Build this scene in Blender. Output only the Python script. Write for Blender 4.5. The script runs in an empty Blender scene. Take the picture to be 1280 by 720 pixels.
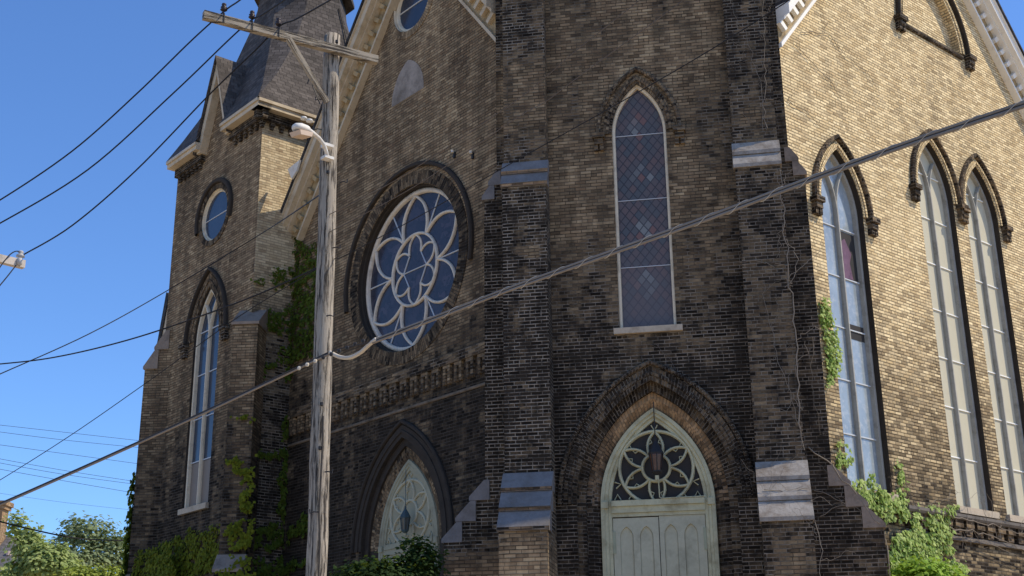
import bpy, math, random
from mathutils import Vector, Matrix
from mathutils.geometry import tessellate_polygon
random.seed(7)
R_ = math.radians
sc = bpy.context.scene
COL = sc.collection

# ------------------------------------------------------------------ camera model
FPX, PITCH, ROLL = 1591.2, R_(18.873), R_(-.663)
YL, YC = R_(-49.56), R_(-10.16)
cp, sp = math.cos(PITCH), math.sin(PITCH)
FW = Vector((0, cp, sp)); U0 = Vector((0, -sp, cp)); X0 = Vector((1, 0, 0))
XR = X0*math.cos(ROLL)+U0*math.sin(ROLL); UP = X0*-math.sin(ROLL)+U0*math.cos(ROLL)
CAM = Vector((0, 0, 1.6))
def ray(px, py): return FW+XR*((px-640)/FPX)-UP*((py-360)/FPX)
def at(px, py, Y):
    d = ray(px, py); return CAM+d*(Y/d.y)
class Frame:
    def __init__(s, o, yaw=None, n=None):
        s.o = Vector((o[0], o[1], 0))
        if n is None:
            s.u = Vector((math.cos(yaw), math.sin(yaw), 0)); s.n = Vector((math.sin(yaw), -math.cos(yaw), 0))
        else:
            s.n = n.normalized(); s.u = Vector((-s.n.y, s.n.x, 0))
    def P(s, u, z, n=0): return s.o+s.u*u+s.n*n+Vector((0, 0, z))
    def hit(s, px, py, n=0):
        d = ray(px, py); o = s.o+s.n*n; t = (o-CAM).dot(s.n)/d.dot(s.n); p = CAM+d*t
        return (p-s.o).dot(s.u), p.z
T = Frame((2.9876, 27.0), YC)                                   # front face of the corner tower
def Tp(u, n): return T.o+T.u*u+T.n*n
L = Frame(Tp(-3.55, -.75), YL)                                  # left gable front
G = Frame(Tp(3.7, -.75), YL+math.pi/2)                          # right gable front (sunlit)
LTN = 1.35                                                      # left stair tower stands proud of the left gable
LT = Frame(L.P(0, 0, LTN), YL)
LS = Frame(L.P(-9.3, 0, 0), YL+math.pi/2)                       # right side face of left tower, u=-LTN..0

# ------------------------------------------------------------------ mesh helpers
WORLD = {}
def worldloc(o): return WORLD.get(o.name, Vector((0, 0, 0)))
class MB:
    def __init__(s): s.v = []; s.f = []; s.uv = []
    def poly(s, pts, uv=None):
        pts = [Vector(p) for p in pts]; b = len(s.v); s.v += pts; s.f.append(list(range(b, b+len(pts))))
        if uv is None:
            n = Vector((0, 0, 0))
            for i in range(len(pts)):
                a, c = pts[i], pts[(i+1) % len(pts)]
                n += Vector(((a.y-c.y)*(a.z+c.z), (a.z-c.z)*(a.x+c.x), (a.x-c.x)*(a.y+c.y)))
            if n.length < 1e-9: n = Vector((0, 0, 1))
            n.normalize(); t = Vector((-n.y, n.x, 0))
            if t.length < .05: t = Vector((1, 0, 0))
            t.normalize(); w = n.cross(t); uv = [(p.dot(t), p.dot(w)) for p in pts]
        s.uv.append(uv)
    def hexa(s, b, t):                 # b,t four corners CCW seen from above
        s.poly(b[::-1]); s.poly(t)
        for i in range(4): j = (i+1) % 4; s.poly([b[i], b[j], t[j], t[i]])
    def box(s, F, u0, u1, z0, z1, n0, n1):
        b = [F.P(u0, z0, n1), F.P(u1, z0, n1), F.P(u1, z0, n0), F.P(u0, z0, n0)]
        t = [F.P(u0, z1, n1), F.P(u1, z1, n1), F.P(u1, z1, n0), F.P(u0, z1, n0)]
        s.hexa(b, t)
    def prism(s, F, prof, u0, u1):     # prof: (n,z) points, counter-clockwise seen from +u side
        a = [F.P(u0, z, n) for n, z in prof]; b = [F.P(u1, z, n) for n, z in prof]; k = len(prof)
        A = sum(prof[i][0]*prof[(i+1) % k][1]-prof[(i+1) % k][0]*prof[i][1] for i in range(k))
        if A > 0: a, b = a[::-1], b[::-1]
        # a reversed so that faces point outward
        s.poly(a[::-1] if False else a); s.poly(b[::-1])
        for i in range(k):
            j = (i+1) % k; s.poly([a[j], a[i], b[i], b[j]])
    def slab(s, F, pts, n0, n1):       # pts (u,z) CCW from outside, extruded n0->n1 (front n1)
        k = len(pts); s.poly([F.P(u, z, n1) for u, z in pts]); s.poly([F.P(u, z, n0) for u, z in pts][::-1])
        for i in range(k):
            (a, b), (c, d) = pts[i], pts[(i+1) % k]
            s.poly([F.P(a, b, n1), F.P(a, b, n0), F.P(c, d, n0), F.P(c, d, n1)])
    def tube(s, pts, r, seg=6, r1=None, cap=True):
        pts = [Vector(p) for p in pts]; k = len(pts); rings = []; L_ = 0
        up = Vector((0, 0, 1)); prev = None
        for i, p in enumerate(pts):
            d = (pts[min(i+1, k-1)]-pts[max(i-1, 0)])
            if d.length < 1e-9: d = Vector((0, 0, 1))
            d.normalize()
            if prev is None:
                a = d.cross(up)
                if a.length < .1: a = d.cross(Vector((1, 0, 0)))
            else: a = prev-d*prev.dot(d)
            a.normalize(); prev = a; b = d.cross(a)
            rr = r if r1 is None else r+(r1-r)*i/max(1, k-1)
            if i: L_ += (p-pts[i-1]).length
            rings.append(([p+(a*math.cos(6.28318*j/seg)+b*math.sin(6.28318*j/seg))*rr for j in range(seg)], L_, rr))
        for (A, la, ra), (B, lb, rb) in zip(rings, rings[1:]):
            for j in range(seg):
                q = (j+1) % seg; c = 6.283*max(ra, .01)
                s.poly([A[j], A[q], B[q], B[j]][::-1], [(c*j/seg, la), (c*(j+1)/seg, la), (c*(j+1)/seg, lb), (c*j/seg, lb)][::-1])
        if cap: s.poly(rings[0][0]); s.poly(rings[-1][0][::-1])
    def lathe(s, c, prof, seg=14):      # prof (r,z)
        c = Vector(c)
        for (r0, z0), (r1, z1) in zip(prof, prof[1:]):
            for j in range(seg):
                a, b = 6.28318*j/seg, 6.28318*(j+1)/seg
                q = [c+Vector((r0*math.cos(a), r0*math.sin(a), z0)), c+Vector((r0*math.cos(b), r0*math.sin(b), z0)),
                     c+Vector((r1*math.cos(b), r1*math.sin(b), z1)), c+Vector((r1*math.cos(a), r1*math.sin(a), z1))]
                s.poly(q, [(a*r0, z0), (b*r0, z0), (b*r1, z1), (a*r1, z1)])
    def sweep(s, F, rows, closed=False):
        """rows: list (over profile) of (list of (u,z), n). builds strips; uv = (profile length, path length)"""
        pl = 0
        for i in range(len(rows)-1):
            (A, na), (B, nb) = rows[i], rows[i+1]
            dl = math.sqrt((A[0][0]-B[0][0])**2+(A[0][1]-B[0][1])**2+(na-nb)**2)
            k = len(A); al = 0
            for j in range(k if closed else k-1):
                q = (j+1) % k
                st = math.hypot(A[q][0]-A[j][0], A[q][1]-A[j][1])
                s.poly([F.P(*A[j], na), F.P(*A[q], na), F.P(*B[q], nb), F.P(*B[j], nb)],
                       [(pl, al), (pl, al+st), (pl+dl, al+st), (pl+dl, al)])
                al += st
            pl += dl
    def bar(s, F, pts, w, n0, n1, closed=False, ch=.45):
        k = len(pts); offs = []
        for i in range(k):
            if closed: a, b = pts[i-1], pts[(i+1) % k]
            else: a, b = pts[max(0, i-1)], pts[min(k-1, i+1)]
            dx, dz = b[0]-a[0], b[1]-a[1]; l = math.hypot(dx, dz) or 1
            offs.append((-dz/l, dx/l))
        def row(o): return [(p[0]+q[0]*o, p[1]+q[1]*o) for p, q in zip(pts, offs)]
        h = w/2
        rows = [(row(-h), n0), (row(-h), n0+(n1-n0)*.5), (row(-h*ch), n1), (row(h*ch), n1), (row(h), n0+(n1-n0)*.5), (row(h), n0)]
        s.sweep(F, rows, closed)
    def wall(s, F, outer, holes, n=0):
        loops = [[Vector((u, z, 0)) for u, z in outer]]+[[Vector((u, z, 0)) for u, z in h] for h in holes]
        flat = [p for l in loops for p in l]
        for t in tessellate_polygon(loops):
            a, b, c = (flat[i] for i in t)
            if (b.x-a.x)*(c.y-a.y)-(b.y-a.y)*(c.x-a.x) < 0: b, c = c, b
            s.poly([F.P(q.x, q.y, n) for q in (a, b, c)], [(q.x, q.y) for q in (a, b, c)])
    def build(s, name, m, parent=None, smooth=False, origin=None):
        if origin is None:
            xs = [p.x for p in s.v]; ys = [p.y for p in s.v]; zs = [p.z for p in s.v]
            origin = Vector(((min(xs)+max(xs))/2, (min(ys)+max(ys))/2, min(zs)))
        origin = Vector(origin)
        me = bpy.data.meshes.new(name); me.from_pydata([p-origin for p in s.v], [], s.f)
        uvl = me.uv_layers.new(name='UVMap'); i = 0
        for q in s.uv:
            for c in q: uvl.data[i].uv = c; i += 1
        if smooth:
            for p in me.polygons: p.use_smooth = True
        me.materials.append(m); me.update()
        if smooth:
            import bmesh
            bm = bmesh.new(); bm.from_mesh(me); bmesh.ops.remove_doubles(bm, verts=bm.verts, dist=.0005); bm.to_mesh(me); bm.free()
        o = bpy.data.objects.new(name, me); COL.objects.link(o); WORLD[o.name] = origin
        if parent: o.parent = parent; o.location = origin-worldloc(parent)
        else: o.location = origin
        return o
def empty(name, loc):
    o = bpy.data.objects.new(name, None); COL.objects.link(o); o.location = loc; WORLD[o.name] = Vector(loc); return o
def tag(o, label=None, cat=None, group=None, kind=None):
    if label: o['label'] = label
    if cat: o['category'] = cat
    if group: o['group'] = group
    if kind: o['kind'] = kind
    return o
def copy_mesh(o, name_loc, parent):
    c = o.copy(); COL.objects.link(c); WORLD[c.name] = Vector(name_loc); c.parent = parent
    c.location = Vector(name_loc)-worldloc(parent); return c

# ------------------------------------------------------------------ materials
class NT:
    def __init__(s, name):
        s.m = bpy.data.materials.new(name); s.m.use_nodes = True; s.t = s.m.node_tree; s.t.nodes.clear()
        s.out = s.t.nodes.new('ShaderNodeOutputMaterial')
    def n(s, typ, ins=None, out=0, **kw):
        nd = s.t.nodes.new('ShaderNode'+typ)
        for k, v in kw.items(): setattr(nd, k, v)
        for k, v in (ins or {}).items():
            sk = nd.inputs[k]
            if isinstance(v, bpy.types.NodeSocket): s.t.links.new(v, sk)
            else:
                if sk.type == 'RGBA' and len(v) == 3: v = (*v, 1)
                sk.default_value = v
        return nd.outputs[out]
    def M(s, op, a, b=0., c=0., clamp=False): return s.n('Math', {0: a, 1: b, 2: c}, operation=op, use_clamp=clamp)
    def mix(s, f, a, b, mode='MIX'): return s.n('Mix', {0: f, 6: a, 7: b}, out=2, data_type='RGBA', blend_type=mode)
    def mr(s, v, a, b, c=0., d=1.): return s.n('MapRange', {0: v, 1: a, 2: b, 3: c, 4: d})
    def noise(s, vec, scale, detail=3., rough=.55): return s.n('TexNoise', {'Vector': vec, 'Scale': scale, 'Detail': detail, 'Roughness': rough})
    def pos(s): return s.n('NewGeometry')
    def uv(s): return s.n('TexCoord', out=2)
    def ramp(s, f, stops):
        nd = s.t.nodes.new('ShaderNodeValToRGB'); e = nd.color_ramp.elements
        while len(e) < len(stops): e.new(.5)
        for q, (p, c) in zip(e, stops): q.position = p; q.color = (*c, 1)
        s.t.links.new(f, nd.inputs[0]); return nd.outputs[0]
    def bsdf(s, col, rough=.85, bump=None, bstr=.3, bdist=.02, spec=.3, **ins):
        d = {'Base Color': col, 'Roughness': rough, 'Specular IOR Level': spec}; d.update({k.replace('_', ' '): v for k, v in ins.items()})
        if bump is not None: d['Normal'] = s.n('Bump', {'Height': bump, 'Strength': bstr, 'Distance': bdist})
        b = s.n('BsdfPrincipled', d); s.t.links.new(b, s.out.inputs[0]); return s.m

RH, BW = .081, .25
def brick(name, soot=.6, k_low=.5, k_mid=.3, k_rnd=.5, zg=None, c0=(.40, .275, .155), c1=(.60, .45, .265), dark=(.0225, .0175, .0130),
          mort=(.30, .23, .14), mdark=(.25, .21, .165), seed=0., patch=0., browns=.3, mw=.0092, strk=.46):
    N = NT(name); uv = N.uv(); pos = N.pos()
    pv = N.n('VectorMath', {0: pos, 1: (seed*13.1, seed*7.7, seed*3.3)}, operation='ADD')
    wob = N.n('TexNoise', {'Vector': pv, 'Scale': 2.5, 'Detail': 2.}, out=1)
    wv = N.n('VectorMath', {0: wob, 1: (.5, .5, .5)}, operation='SUBTRACT')
    uv = N.n('VectorMath', {0: wv, 1: (.012, .012, 0), 2: uv}, operation='MULTIPLY_ADD')
    sx = N.t.nodes.new('ShaderNodeSeparateXYZ'); N.t.links.new(uv, sx.inputs[0]); x, y = sx.outputs[0], sx.outputs[1]
    yr = N.M('DIVIDE', y, RH); row = N.M('FLOOR', yr)
    hdr = N.M('LESS_THAN', N.M('FLOORED_MODULO', row, 7.), .5)            # a header course now and then
    bw = N.M('MULTIPLY_ADD', hdr, -BW*.5, BW)
    off = N.M('MULTIPLY_ADD', N.M('FLOORED_MODULO', row, 2.), .5, N.M('MULTIPLY', N.n('TexWhiteNoise', {'W': row}, noise_dimensions='1D'), .12))
    xr = N.M('ADD', N.M('DIVIDE', x, bw), off); col = N.M('FLOOR', xr)
    fx = N.M('MULTIPLY', N.M('FRACT', xr), bw); fy = N.M('MULTIPLY', N.M('FRACT', yr), RH)
    ex = N.M('MINIMUM', fx, N.M('SUBTRACT', bw, fx)); ey = N.M('MINIMUM', fy, N.M('SUBTRACT', RH, fy))
    e = N.M('MINIMUM', N.M('MULTIPLY', ex, 1.35), ey)
    face = N.n('MapRange', {0: e, 1: mw*.45, 2: mw*1.5, 3: 0., 4: 1.})
    cell = N.n('CombineXYZ', {0: col, 1: row, 2: seed})
    wn = N.t.nodes.new('ShaderNodeTexWhiteNoise'); N.t.links.new(cell, wn.inputs['Vector'])
    r = wn.outputs['Value']; sc_ = N.t.nodes.new('ShaderNodeSeparateColor'); N.t.links.new(wn.outputs['Color'], sc_.inputs[0])
    r2, r3 = sc_.outputs[1], sc_.outputs[2]
    stretch = N.n('VectorMath', {0: pv, 1: (1., 1., .55)}, operation='MULTIPLY')
    nl = N.noise(stretch, .42, 5., .6); nm = N.noise(pv, 2.6, 4., .65); nf = N.noise(pv, 28., 4., .7)
    s = N.M('ADD', soot, N.M('MULTIPLY', N.M('SUBTRACT', nl, .5), k_low*2.2))
    s = N.M('ADD', s, N.M('MULTIPLY', N.M('SUBTRACT', nm, .5), k_mid*2.2))
    zz = N.t.nodes.new('ShaderNodeSeparateXYZ'); N.t.links.new(pos, zz.inputs[0])
    st = N.noise(N.n('VectorMath', {0: pv, 1: (2.2, 2.2, .16)}, operation='MULTIPLY'), 1., 4., .6)
    s = N.M('ADD', s, N.M('MULTIPLY', N.M('SUBTRACT', st, .5), strk*2.))
    for (za, zb, ga, gb) in (zg or []):
        s = N.M('ADD', s, N.mr(zz.outputs[2], za, zb, ga, gb))
    if patch:
        pn = N.noise(N.n('VectorMath', {0: pv, 1: (5.1, 2.2, 9.)}, operation='ADD'), 1.15, 3., .5)
        s = N.M('SUBTRACT', s, N.M('MULTIPLY', N.mr(pn, .60, .68), patch))
    sm = N.M('MAXIMUM', N.M('MINIMUM', s, 1.), 0.)
    s = N.M('ADD', s, N.M('MULTIPLY', N.M('SUBTRACT', r, .5), k_rnd))
    s = N.M('ADD', s, N.M('MULTIPLY', N.M('SUBTRACT', nf, .5), .30))
    s = N.M('MAXIMUM', N.M('MINIMUM', s, 1.), 0.)
    clean = N.mix(r2, c0, c1)
    clean = N.mix(N.M('MULTIPLY', N.mr(r3, .62, .9), browns), clean, (.25, .15, .085))
    dk = N.mix(r3, tuple(.6*q for q in dark), tuple(1.7*q for q in dark))
    # two-tone soot: mid brown stage and black stage
    mid = N.mix(.66, clean, N.mix(r2, (.080, .055, .036), (.155, .110, .070)))
    b = N.mix(N.mr(s, 0., .5), clean, mid); b = N.mix(N.mr(s, .5, 1.), b, dk)
    mo = N.mix(N.mr(sm, .05, .45), mort, (.034, .027, .020))
    mo = N.mix(N.mr(sm, .68, .86), mo, mdark)
    mo = N.mix(N.mr(nm, .41, .60, 0., .88), mo, N.mix(.5, b, (.05, .048, .045)))
    c = N.mix(face, mo, b)
    h = N.M('ADD', face, N.M('MULTIPLY', nf, .45)); h = N.M('ADD', h, N.M('MULTIPLY', r2, .35))
    return N.bsdf(c, N.M('MULTIPLY_ADD', nf, .15, .84), h, .6, .012, .06)

def slate(name, c=(.085, .08, .08), rh=.15, bw=.26, lines=.35):
    N = NT(name); uv = N.uv(); pos = N.pos()
    sx = N.t.nodes.new('ShaderNodeSeparateXYZ'); N.t.links.new(uv, sx.inputs[0]); x, y = sx.outputs[0], sx.outputs[1]
    yr = N.M('DIVIDE', y, rh); row = N.M('FLOOR', yr)
    rw = N.n('TexWhiteNoise', {'W': row}, noise_dimensions='1D')
    xr = N.M('ADD', N.M('DIVIDE', x, bw), N.M('MULTIPLY_ADD', N.M('FLOORED_MODULO', row, 2.), .5, N.M('MULTIPLY', rw, .3))); col = N.M('FLOOR', xr)
    fx = N.M('FRACT', xr); fy = N.M('FRACT', yr)
    e = N.M('MINIMUM', N.M('MULTIPLY', N.M('MINIMUM', fx, N.M('SUBTRACT', 1., fx)), bw), N.M('MULTIPLY', fy, rh))
    face = N.mr(e, .003, .014)
    wn = N.n('TexWhiteNoise', {'Vector': N.n('CombineXYZ', {0: col, 1: row})})
    nf = N.noise(pos, 1.3, 4.); ng = N.noise(pos, 22., 3.)
    v = N.M('ADD', N.M('MULTIPLY_ADD', wn, .55, .62), N.M('MULTIPLY', N.M('SUBTRACT', nf, .5), .8))
    v = N.M('MULTIPLY', v, N.M('MULTIPLY_ADD', ng, .4, .8))
    cc = N.mix(1., c, N.n('CombineXYZ', {0: v, 1: v, 2: v}), 'MULTIPLY')
    cc = N.mix(face, tuple(q*lines for q in c), cc)
    hgt = N.M('ADD', N.M('MULTIPLY', N.M('SUBTRACT', 1., fy), .8), N.M('ADD', face, N.M('MULTIPLY', ng, .3)))
    return N.bsdf(cc, .85, hgt, .5, .02, .12)

def plain(name, c, rough=.7, var=.25, scale=6., dirt=0., dirtc=(.08, .07, .055), bstr=.15, metal=0., spec=.14, stretch=(1, 1, 1)):
    N = NT(name); pos = N.n('VectorMath', {0: N.pos(), 1: stretch}, operation='MULTIPLY')
    a = N.noise(pos, scale, 5., .65); b = N.noise(pos, scale*6, 4., .6)
    v = N.M('MULTIPLY_ADD', N.M('ADD', a, N.M('MULTIPLY', b, .6)), var*1.3, 1-var*1.04)
    cc = N.mix(1., c, N.n('CombineXYZ', {0: v, 1: v, 2: v}), 'MULTIPLY')
    if dirt:
        d = N.noise(N.n('VectorMath', {0: pos, 1: (3.3, 8.1, 1.7)}, operation='ADD'), scale*.6, 6., .7)
        cc = N.mix(N.mr(d, .62-dirt*.25, .78-dirt*.1, 0., min(1., .35+dirt)), cc, dirtc)
    return N.bsdf(cc, rough, N.M('ADD', a, b), bstr, .01, spec, Metallic=metal)

def glass(name, c, rough=.06, ior=1.6, dirt=.25, dirtc=(.25, .27, .28), wav=.02, cells=0.):
    N = NT(name); pos = N.pos(); a = N.noise(pos, 1.1, 5., .6); b = N.noise(pos, 7., 3., .6)
    v = N.M('MULTIPLY_ADD', a, .9, .55); cc = N.mix(1., c, N.n('CombineXYZ', {0: v, 1: v, 2: v}), 'MULTIPLY')
    cc = N.mix(N.mr(b, .5, .8, 0., dirt), cc, dirtc)
    hgt = N.M('ADD', a, N.M('MULTIPLY', b, .1))
    if cells:
        vo = N.t.nodes.new('ShaderNodeTexVoronoi'); vo.inputs['Scale'].default_value = cells; N.t.links.new(N.n('VectorMath', {0: pos, 1: N.n('TexNoise', {'Vector': pos, 'Scale': 3.}, out=1)}, operation='ADD'), vo.inputs['Vector'])
        cv = N.n('SeparateColor', {0: vo.outputs['Color']}); ve = N.t.nodes.new('ShaderNodeTexVoronoi'); ve.feature = 'DISTANCE_TO_EDGE'; ve.inputs['Scale'].default_value = cells; N.t.links.new(vo.inputs['Vector'].links[0].from_socket, ve.inputs['Vector'])
        cc = N.mix(N.M('MULTIPLY', cv, .75), cc, N.mix(cv, (.030, .032, .048), (.075, .066, .085)))
        cc = N.mix(N.mr(ve.outputs[0], .0, .035, .7, 0.), cc, (.012, .013, .02)); hgt = N.M('ADD', hgt, N.M('MULTIPLY', cv, 1.2))
    bs = N.n('BsdfPrincipled', {'Base Color': cc, 'Roughness': N.M('MULTIPLY_ADD', b, .18, rough), 'IOR': ior, 'Specular IOR Level': .5,
                                'Normal': N.n('Bump', {'Height': hgt, 'Strength': wav*5, 'Distance': .05})})
    N.t.links.new(bs, N.out.inputs[0]); return N.m

def stained(name):
    """leaded lozenges behind a blue protective sheet; uv in metres, u=0 on the window axis"""
    N = NT(name); uv = N.uv(); pos = N.pos()
    sx = N.t.nodes.new('ShaderNodeSeparateXYZ'); N.t.links.new(uv, sx.inputs[0]); x, y = sx.outputs[0], sx.outputs[1]
    S = .205
    a = N.M('DIVIDE', N.M('ADD', x, N.M('MULTIPLY', y, .78)), S); b = N.M('DIVIDE', N.M('SUBTRACT', x, N.M('MULTIPLY', y, .78)), S)
    ia, ib = N.M('FLOOR', a), N.M('FLOOR', b)
    fa, fb = N.M('FRACT', a), N.M('FRACT', b)
    e = N.M('MINIMUM', N.M('MINIMUM', fa, N.M('SUBTRACT', 1., fa)), N.M('MINIMUM', fb, N.M('SUBTRACT', 1., fb)))
    lead = N.mr(e, .05, .10)
    wn = N.t.nodes.new('ShaderNodeTexWhiteNoise'); N.t.links.new(N.n('CombineXYZ', {0: ia, 1: ib}), wn.inputs['Vector'])
    r = wn.outputs['Value']
    cx = N.M('MULTIPLY', N.M('ADD', N.M('ADD', ia, ib), 1.), S*.5); cy = N.M('MULTIPLY', N.M('SUBTRACT', ia, ib), S*.5/.78)
    per = N.M('PINGPONG', N.M('SUBTRACT', cy, .05), .675)
    d = N.M('ADD', N.M('ABSOLUTE', cx), N.M('MULTIPLY', per, .8))
    medal = N.M('MULTIPLY', N.M('LESS_THAN', d, .36), N.mr(r, .12, .55))
    field = N.mix(r, (.070, .082, .088), (.135, .090, .080))
    light = N.mix(N.mr(wn.outputs['Value'], .8, .82), (.225, .245, .235), (.19, .095, .075))
    c = N.mix(N.M('MULTIPLY', medal, .80), field, light)
    c = N.mix(N.M('MULTIPLY', N.M('SUBTRACT', 1., lead), .8), c, (.012, .014, .020))
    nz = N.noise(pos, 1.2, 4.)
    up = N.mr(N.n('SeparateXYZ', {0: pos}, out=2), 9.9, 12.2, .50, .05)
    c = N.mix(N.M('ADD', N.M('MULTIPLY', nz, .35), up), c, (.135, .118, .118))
    bs = N.n('BsdfPrincipled', {'Base Color': c, 'Roughness': N.M('MULTIPLY_ADD', nz, .2, .08), 'IOR': 1.33,
                                'Normal': N.n('Bump', {'Height': N.M('ADD', nz, N.M('MULTIPLY', r, .5)), 'Strength': .14, 'Distance': .05})})
    N.t.links.new(bs, N.out.inputs[0]); return N.m

def leaf(name, c0, c1, tr=.35):
    N = NT(name); g = N.t.nodes.new('ShaderNodeNewGeometry'); r = g.outputs['Random Per Island']
    nz = N.noise(g.outputs['Position'], 1.6, 3.)
    c = N.mix(N.M('ADD', N.M('MULTIPLY', r, .6), N.M('MULTIPLY', N.M('SUBTRACT', nz, .35), .9), clamp=True), c0, c1)
    b = N.n('BsdfPrincipled', {'Base Color': c, 'Roughness': .7, 'Specular IOR Level': .12})
    t = N.n('BsdfTranslucent', {'Color': N.mix(.5, c, (.25, .32, .03))})
    m = N.n('MixShader', {0: tr, 1: b, 2: t}); N.t.links.new(m, N.out.inputs[0]); return N.m

def wood(name, c0, c1, axis=1):
    N = NT(name); pos = N.n('TexCoord', out=3)
    st = [9., 9., 9.]; st[axis] = .5
    wb = N.n('TexNoise', {'Vector': N.uv(), 'Scale': 1.3, 'Detail': 2.}, out=1)
    v = N.n('VectorMath', {0: wb, 1: (.05, .05, .05), 2: N.uv()}, operation='MULTIPLY_ADD')
    v = N.n('VectorMath', {0: v, 1: tuple(st)}, operation='MULTIPLY')
    a = N.noise(v, 3.2, 7., .72); b = N.noise(v, 11., 5., .7); l = N.noise(pos, .9, 3.)
    crack = N.mr(a, .40, .50)
    c = N.mix(N.M('ADD', N.M('MULTIPLY', b, .7), N.M('MULTIPLY', N.M('SUBTRACT', l, .3), .5), clamp=True), c0, c1)
    c = N.mix(crack, (.035, .03, .027), c)
    return N.bsdf(c, .85, N.M('ADD', N.M('MULTIPLY', crack, 1.), N.M('MULTIPLY', b, .5)), .8, .015, .2)

M = {}
M['br_tower'] = brick('sooty_brick_tower', .64, .46, .22, .34, [(8.6, 12.8, .46, 0.), (16.5, 18, 0., .06)], seed=1, patch=.25)
M['br_left'] = brick('sooty_brick_left', .52, .30, .20, .26, [(8.6, 11.6, .46, 0.), (11.6, 14.5, .06, 0.)], seed=2, patch=.22, browns=.5, mdark=(.075, .062, .05))
M['br_ltower'] = brick('sooty_brick_stair_tower', .53, .28, .20, .28, [(7.5, 12.5, .44, 0.)], seed=3, patch=.15, browns=.5, mdark=(.10, .083, .066))
M['br_ltside'] = brick('clean_brick_stair_tower', .04, .14, .15, .4, [(12.0, 14.6, .95, 0.)], seed=4, c0=(.48, .375, .23), c1=(.68, .56, .36))  # lower part darkened in the brick colour where the face lies in shadow
M['br_right'] = brick('clean_cream_brick', .05, .26, .20, .52, [(5.0, 6.6, .22, 0.), (6.3, 12.5, .60, 0.), (19., 23., 0., -.05)], seed=5, browns=.2,
                      c0=(.62, .465, .25), c1=(.88, .71, .42), mort=(.165, .125, .075), mdark=(.10, .085, .065), strk=.30, mw=.0125)  # joints darkened and widened to paint the grazing sun's shadow lines
M['br_butt'] = brick('brick_buttress', .90, .34, .24, .36, [(4.6, 5.6, -.62, 0.), (13.2, 13.4, .16, 0.), (14.6, 15.4, 0., -.28), (16.2, 17.2, 0., .25)], seed=6, patch=.35,
                     mdark=(.32, .275, .22))
M['br_buttr'] = brick('brick_buttress_right', .94, .3, .2, .35, [(4.6, 5.6, -.25, 0.)], seed=8, patch=.15)
M['br_dark'] = brick('soot_black_brick', .98, .2, .2, .3, seed=9)
M['soot'] = plain('soot_and_shade', (.045, .037, .030), .9, .5, 4., .4, (.02, .018, .016), .3)  # soot on hoods and rings; on window reveals it also paints the jamb shade
M['br_arch3'] = brick('black_arch_brick', .95, .22, .2, .25, seed=15, mdark=(.19, .16, .125))
M['br_arch2'] = brick('dull_arch_brick', .80, .3, .25, .4, seed=14, mdark=(.07, .058, .046))
M['br_hood'] = brick('hood_brick', .62, .3, .25, .5, seed=12)
M['br_arch'] = brick('soot_arch_brick', .84, .3, .25, .45, seed=10)
M['br_corbel'] = brick('corbel_brick', .70, .5, .35, .4, seed=13)
M['br_tan'] = brick('tan_arch_brick', .26, .3, .4, .5, [(6.3, 7.6, .55, 0.)], seed=11, c0=(.30, .19, .10), c1=(.46, .31, .18))
M['slate'] = slate('grey_slate', (.098, .086, .078))
M['slate_dark'] = slate('dark_slate', (.055, .054, .056), .2, .3)
M['stone'] = plain('weathering_stone', (.185, .172, .165), .85, .6, 3., .6, (.12, .105, .09), .5)
M['stone_pale'] = plain('pale_stone', (.44, .37, .28), .85, .4, 4., .4, (.14, .11, .08), .4)
M['cement'] = plain('cement_patch', (.30, .262, .225), .95, .7, 2.2, .7, (.14, .12, .10), .6)
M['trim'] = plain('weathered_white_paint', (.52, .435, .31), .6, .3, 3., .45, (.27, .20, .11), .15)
M['stone_warm'] = plain('warm_weathering_stone', (.31, .28, .245), .85, .7, 4., .7, (.15, .115, .085), .5)
M['stone_lt'] = plain('brown_cap_stone', (.26, .205, .16), .85, .5, 3., .5, (.1, .08, .06), .5)
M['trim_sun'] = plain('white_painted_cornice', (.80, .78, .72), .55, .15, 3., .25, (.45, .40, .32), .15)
M['soffit'] = plain('stained_cornice_panel', (.40, .30, .165), .7, .45, 3.5, .6, (.11, .075, .04), .2)
M['frame'] = plain('window_frame_paint', (.64, .56, .42), .6, .3, 5., .4, (.25, .19, .12), .15)
M['frame_grey'] = plain('grey_frame_paint', (.34, .33, .29), .7, .35, 4., .4, (.14, .13, .11), .15)
M['rose'] = plain('rose_tracery_paint', (.62, .55, .45), .6, .3, 5., .45, (.26, .23, .2), .15)
M['green'] = plain('pale_green_door_paint', (.44, .43, .315), .6, .32, 2.2, .5, (.22, .21, .15), .12)
M['greenlt'] = plain('pale_green_frame_paint', (.47, .455, .305), .65, .38, 3., .55, (.22, .19, .11), .15)
M['greendk'] = plain('door_recess_paint', (.34, .36, .25), .6, .2, 2.5, .25, (.16, .16, .12), .12)
M['frame_left'] = plain('dull_green_frame', (.30, .29, .205), .6, .3, 3., .4, (.13, .11, .07), .15)
M['tracery_left'] = plain('lightened_tracery_paint', (.42, .40, .29), .6, .25, 3., .3, (.2, .18, .12), .12)  # panel's paint lightened, standing in for shadow outlines round the tracery
M['panelpale'] = plain('cream_green_panel', (.30, .285, .20), .65, .2, 2.5, .2, (.3, .29, .2), .1)  # darkened against the tracery in place of its shadow outlines
M['void'] = plain('dark_interior', (.035, .032, .030), .6, .3, 3.)
M['glass_blue'] = glass('navy_glass', (.034, .038, .052), .08, 1.33, .2, (.07, .07, .075), cells=3.6)
M['glass_tower'] = glass('blue_lancet_glass', (.030, .042, .065), .06, 1.42, .2, (.09, .1, .11))
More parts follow.
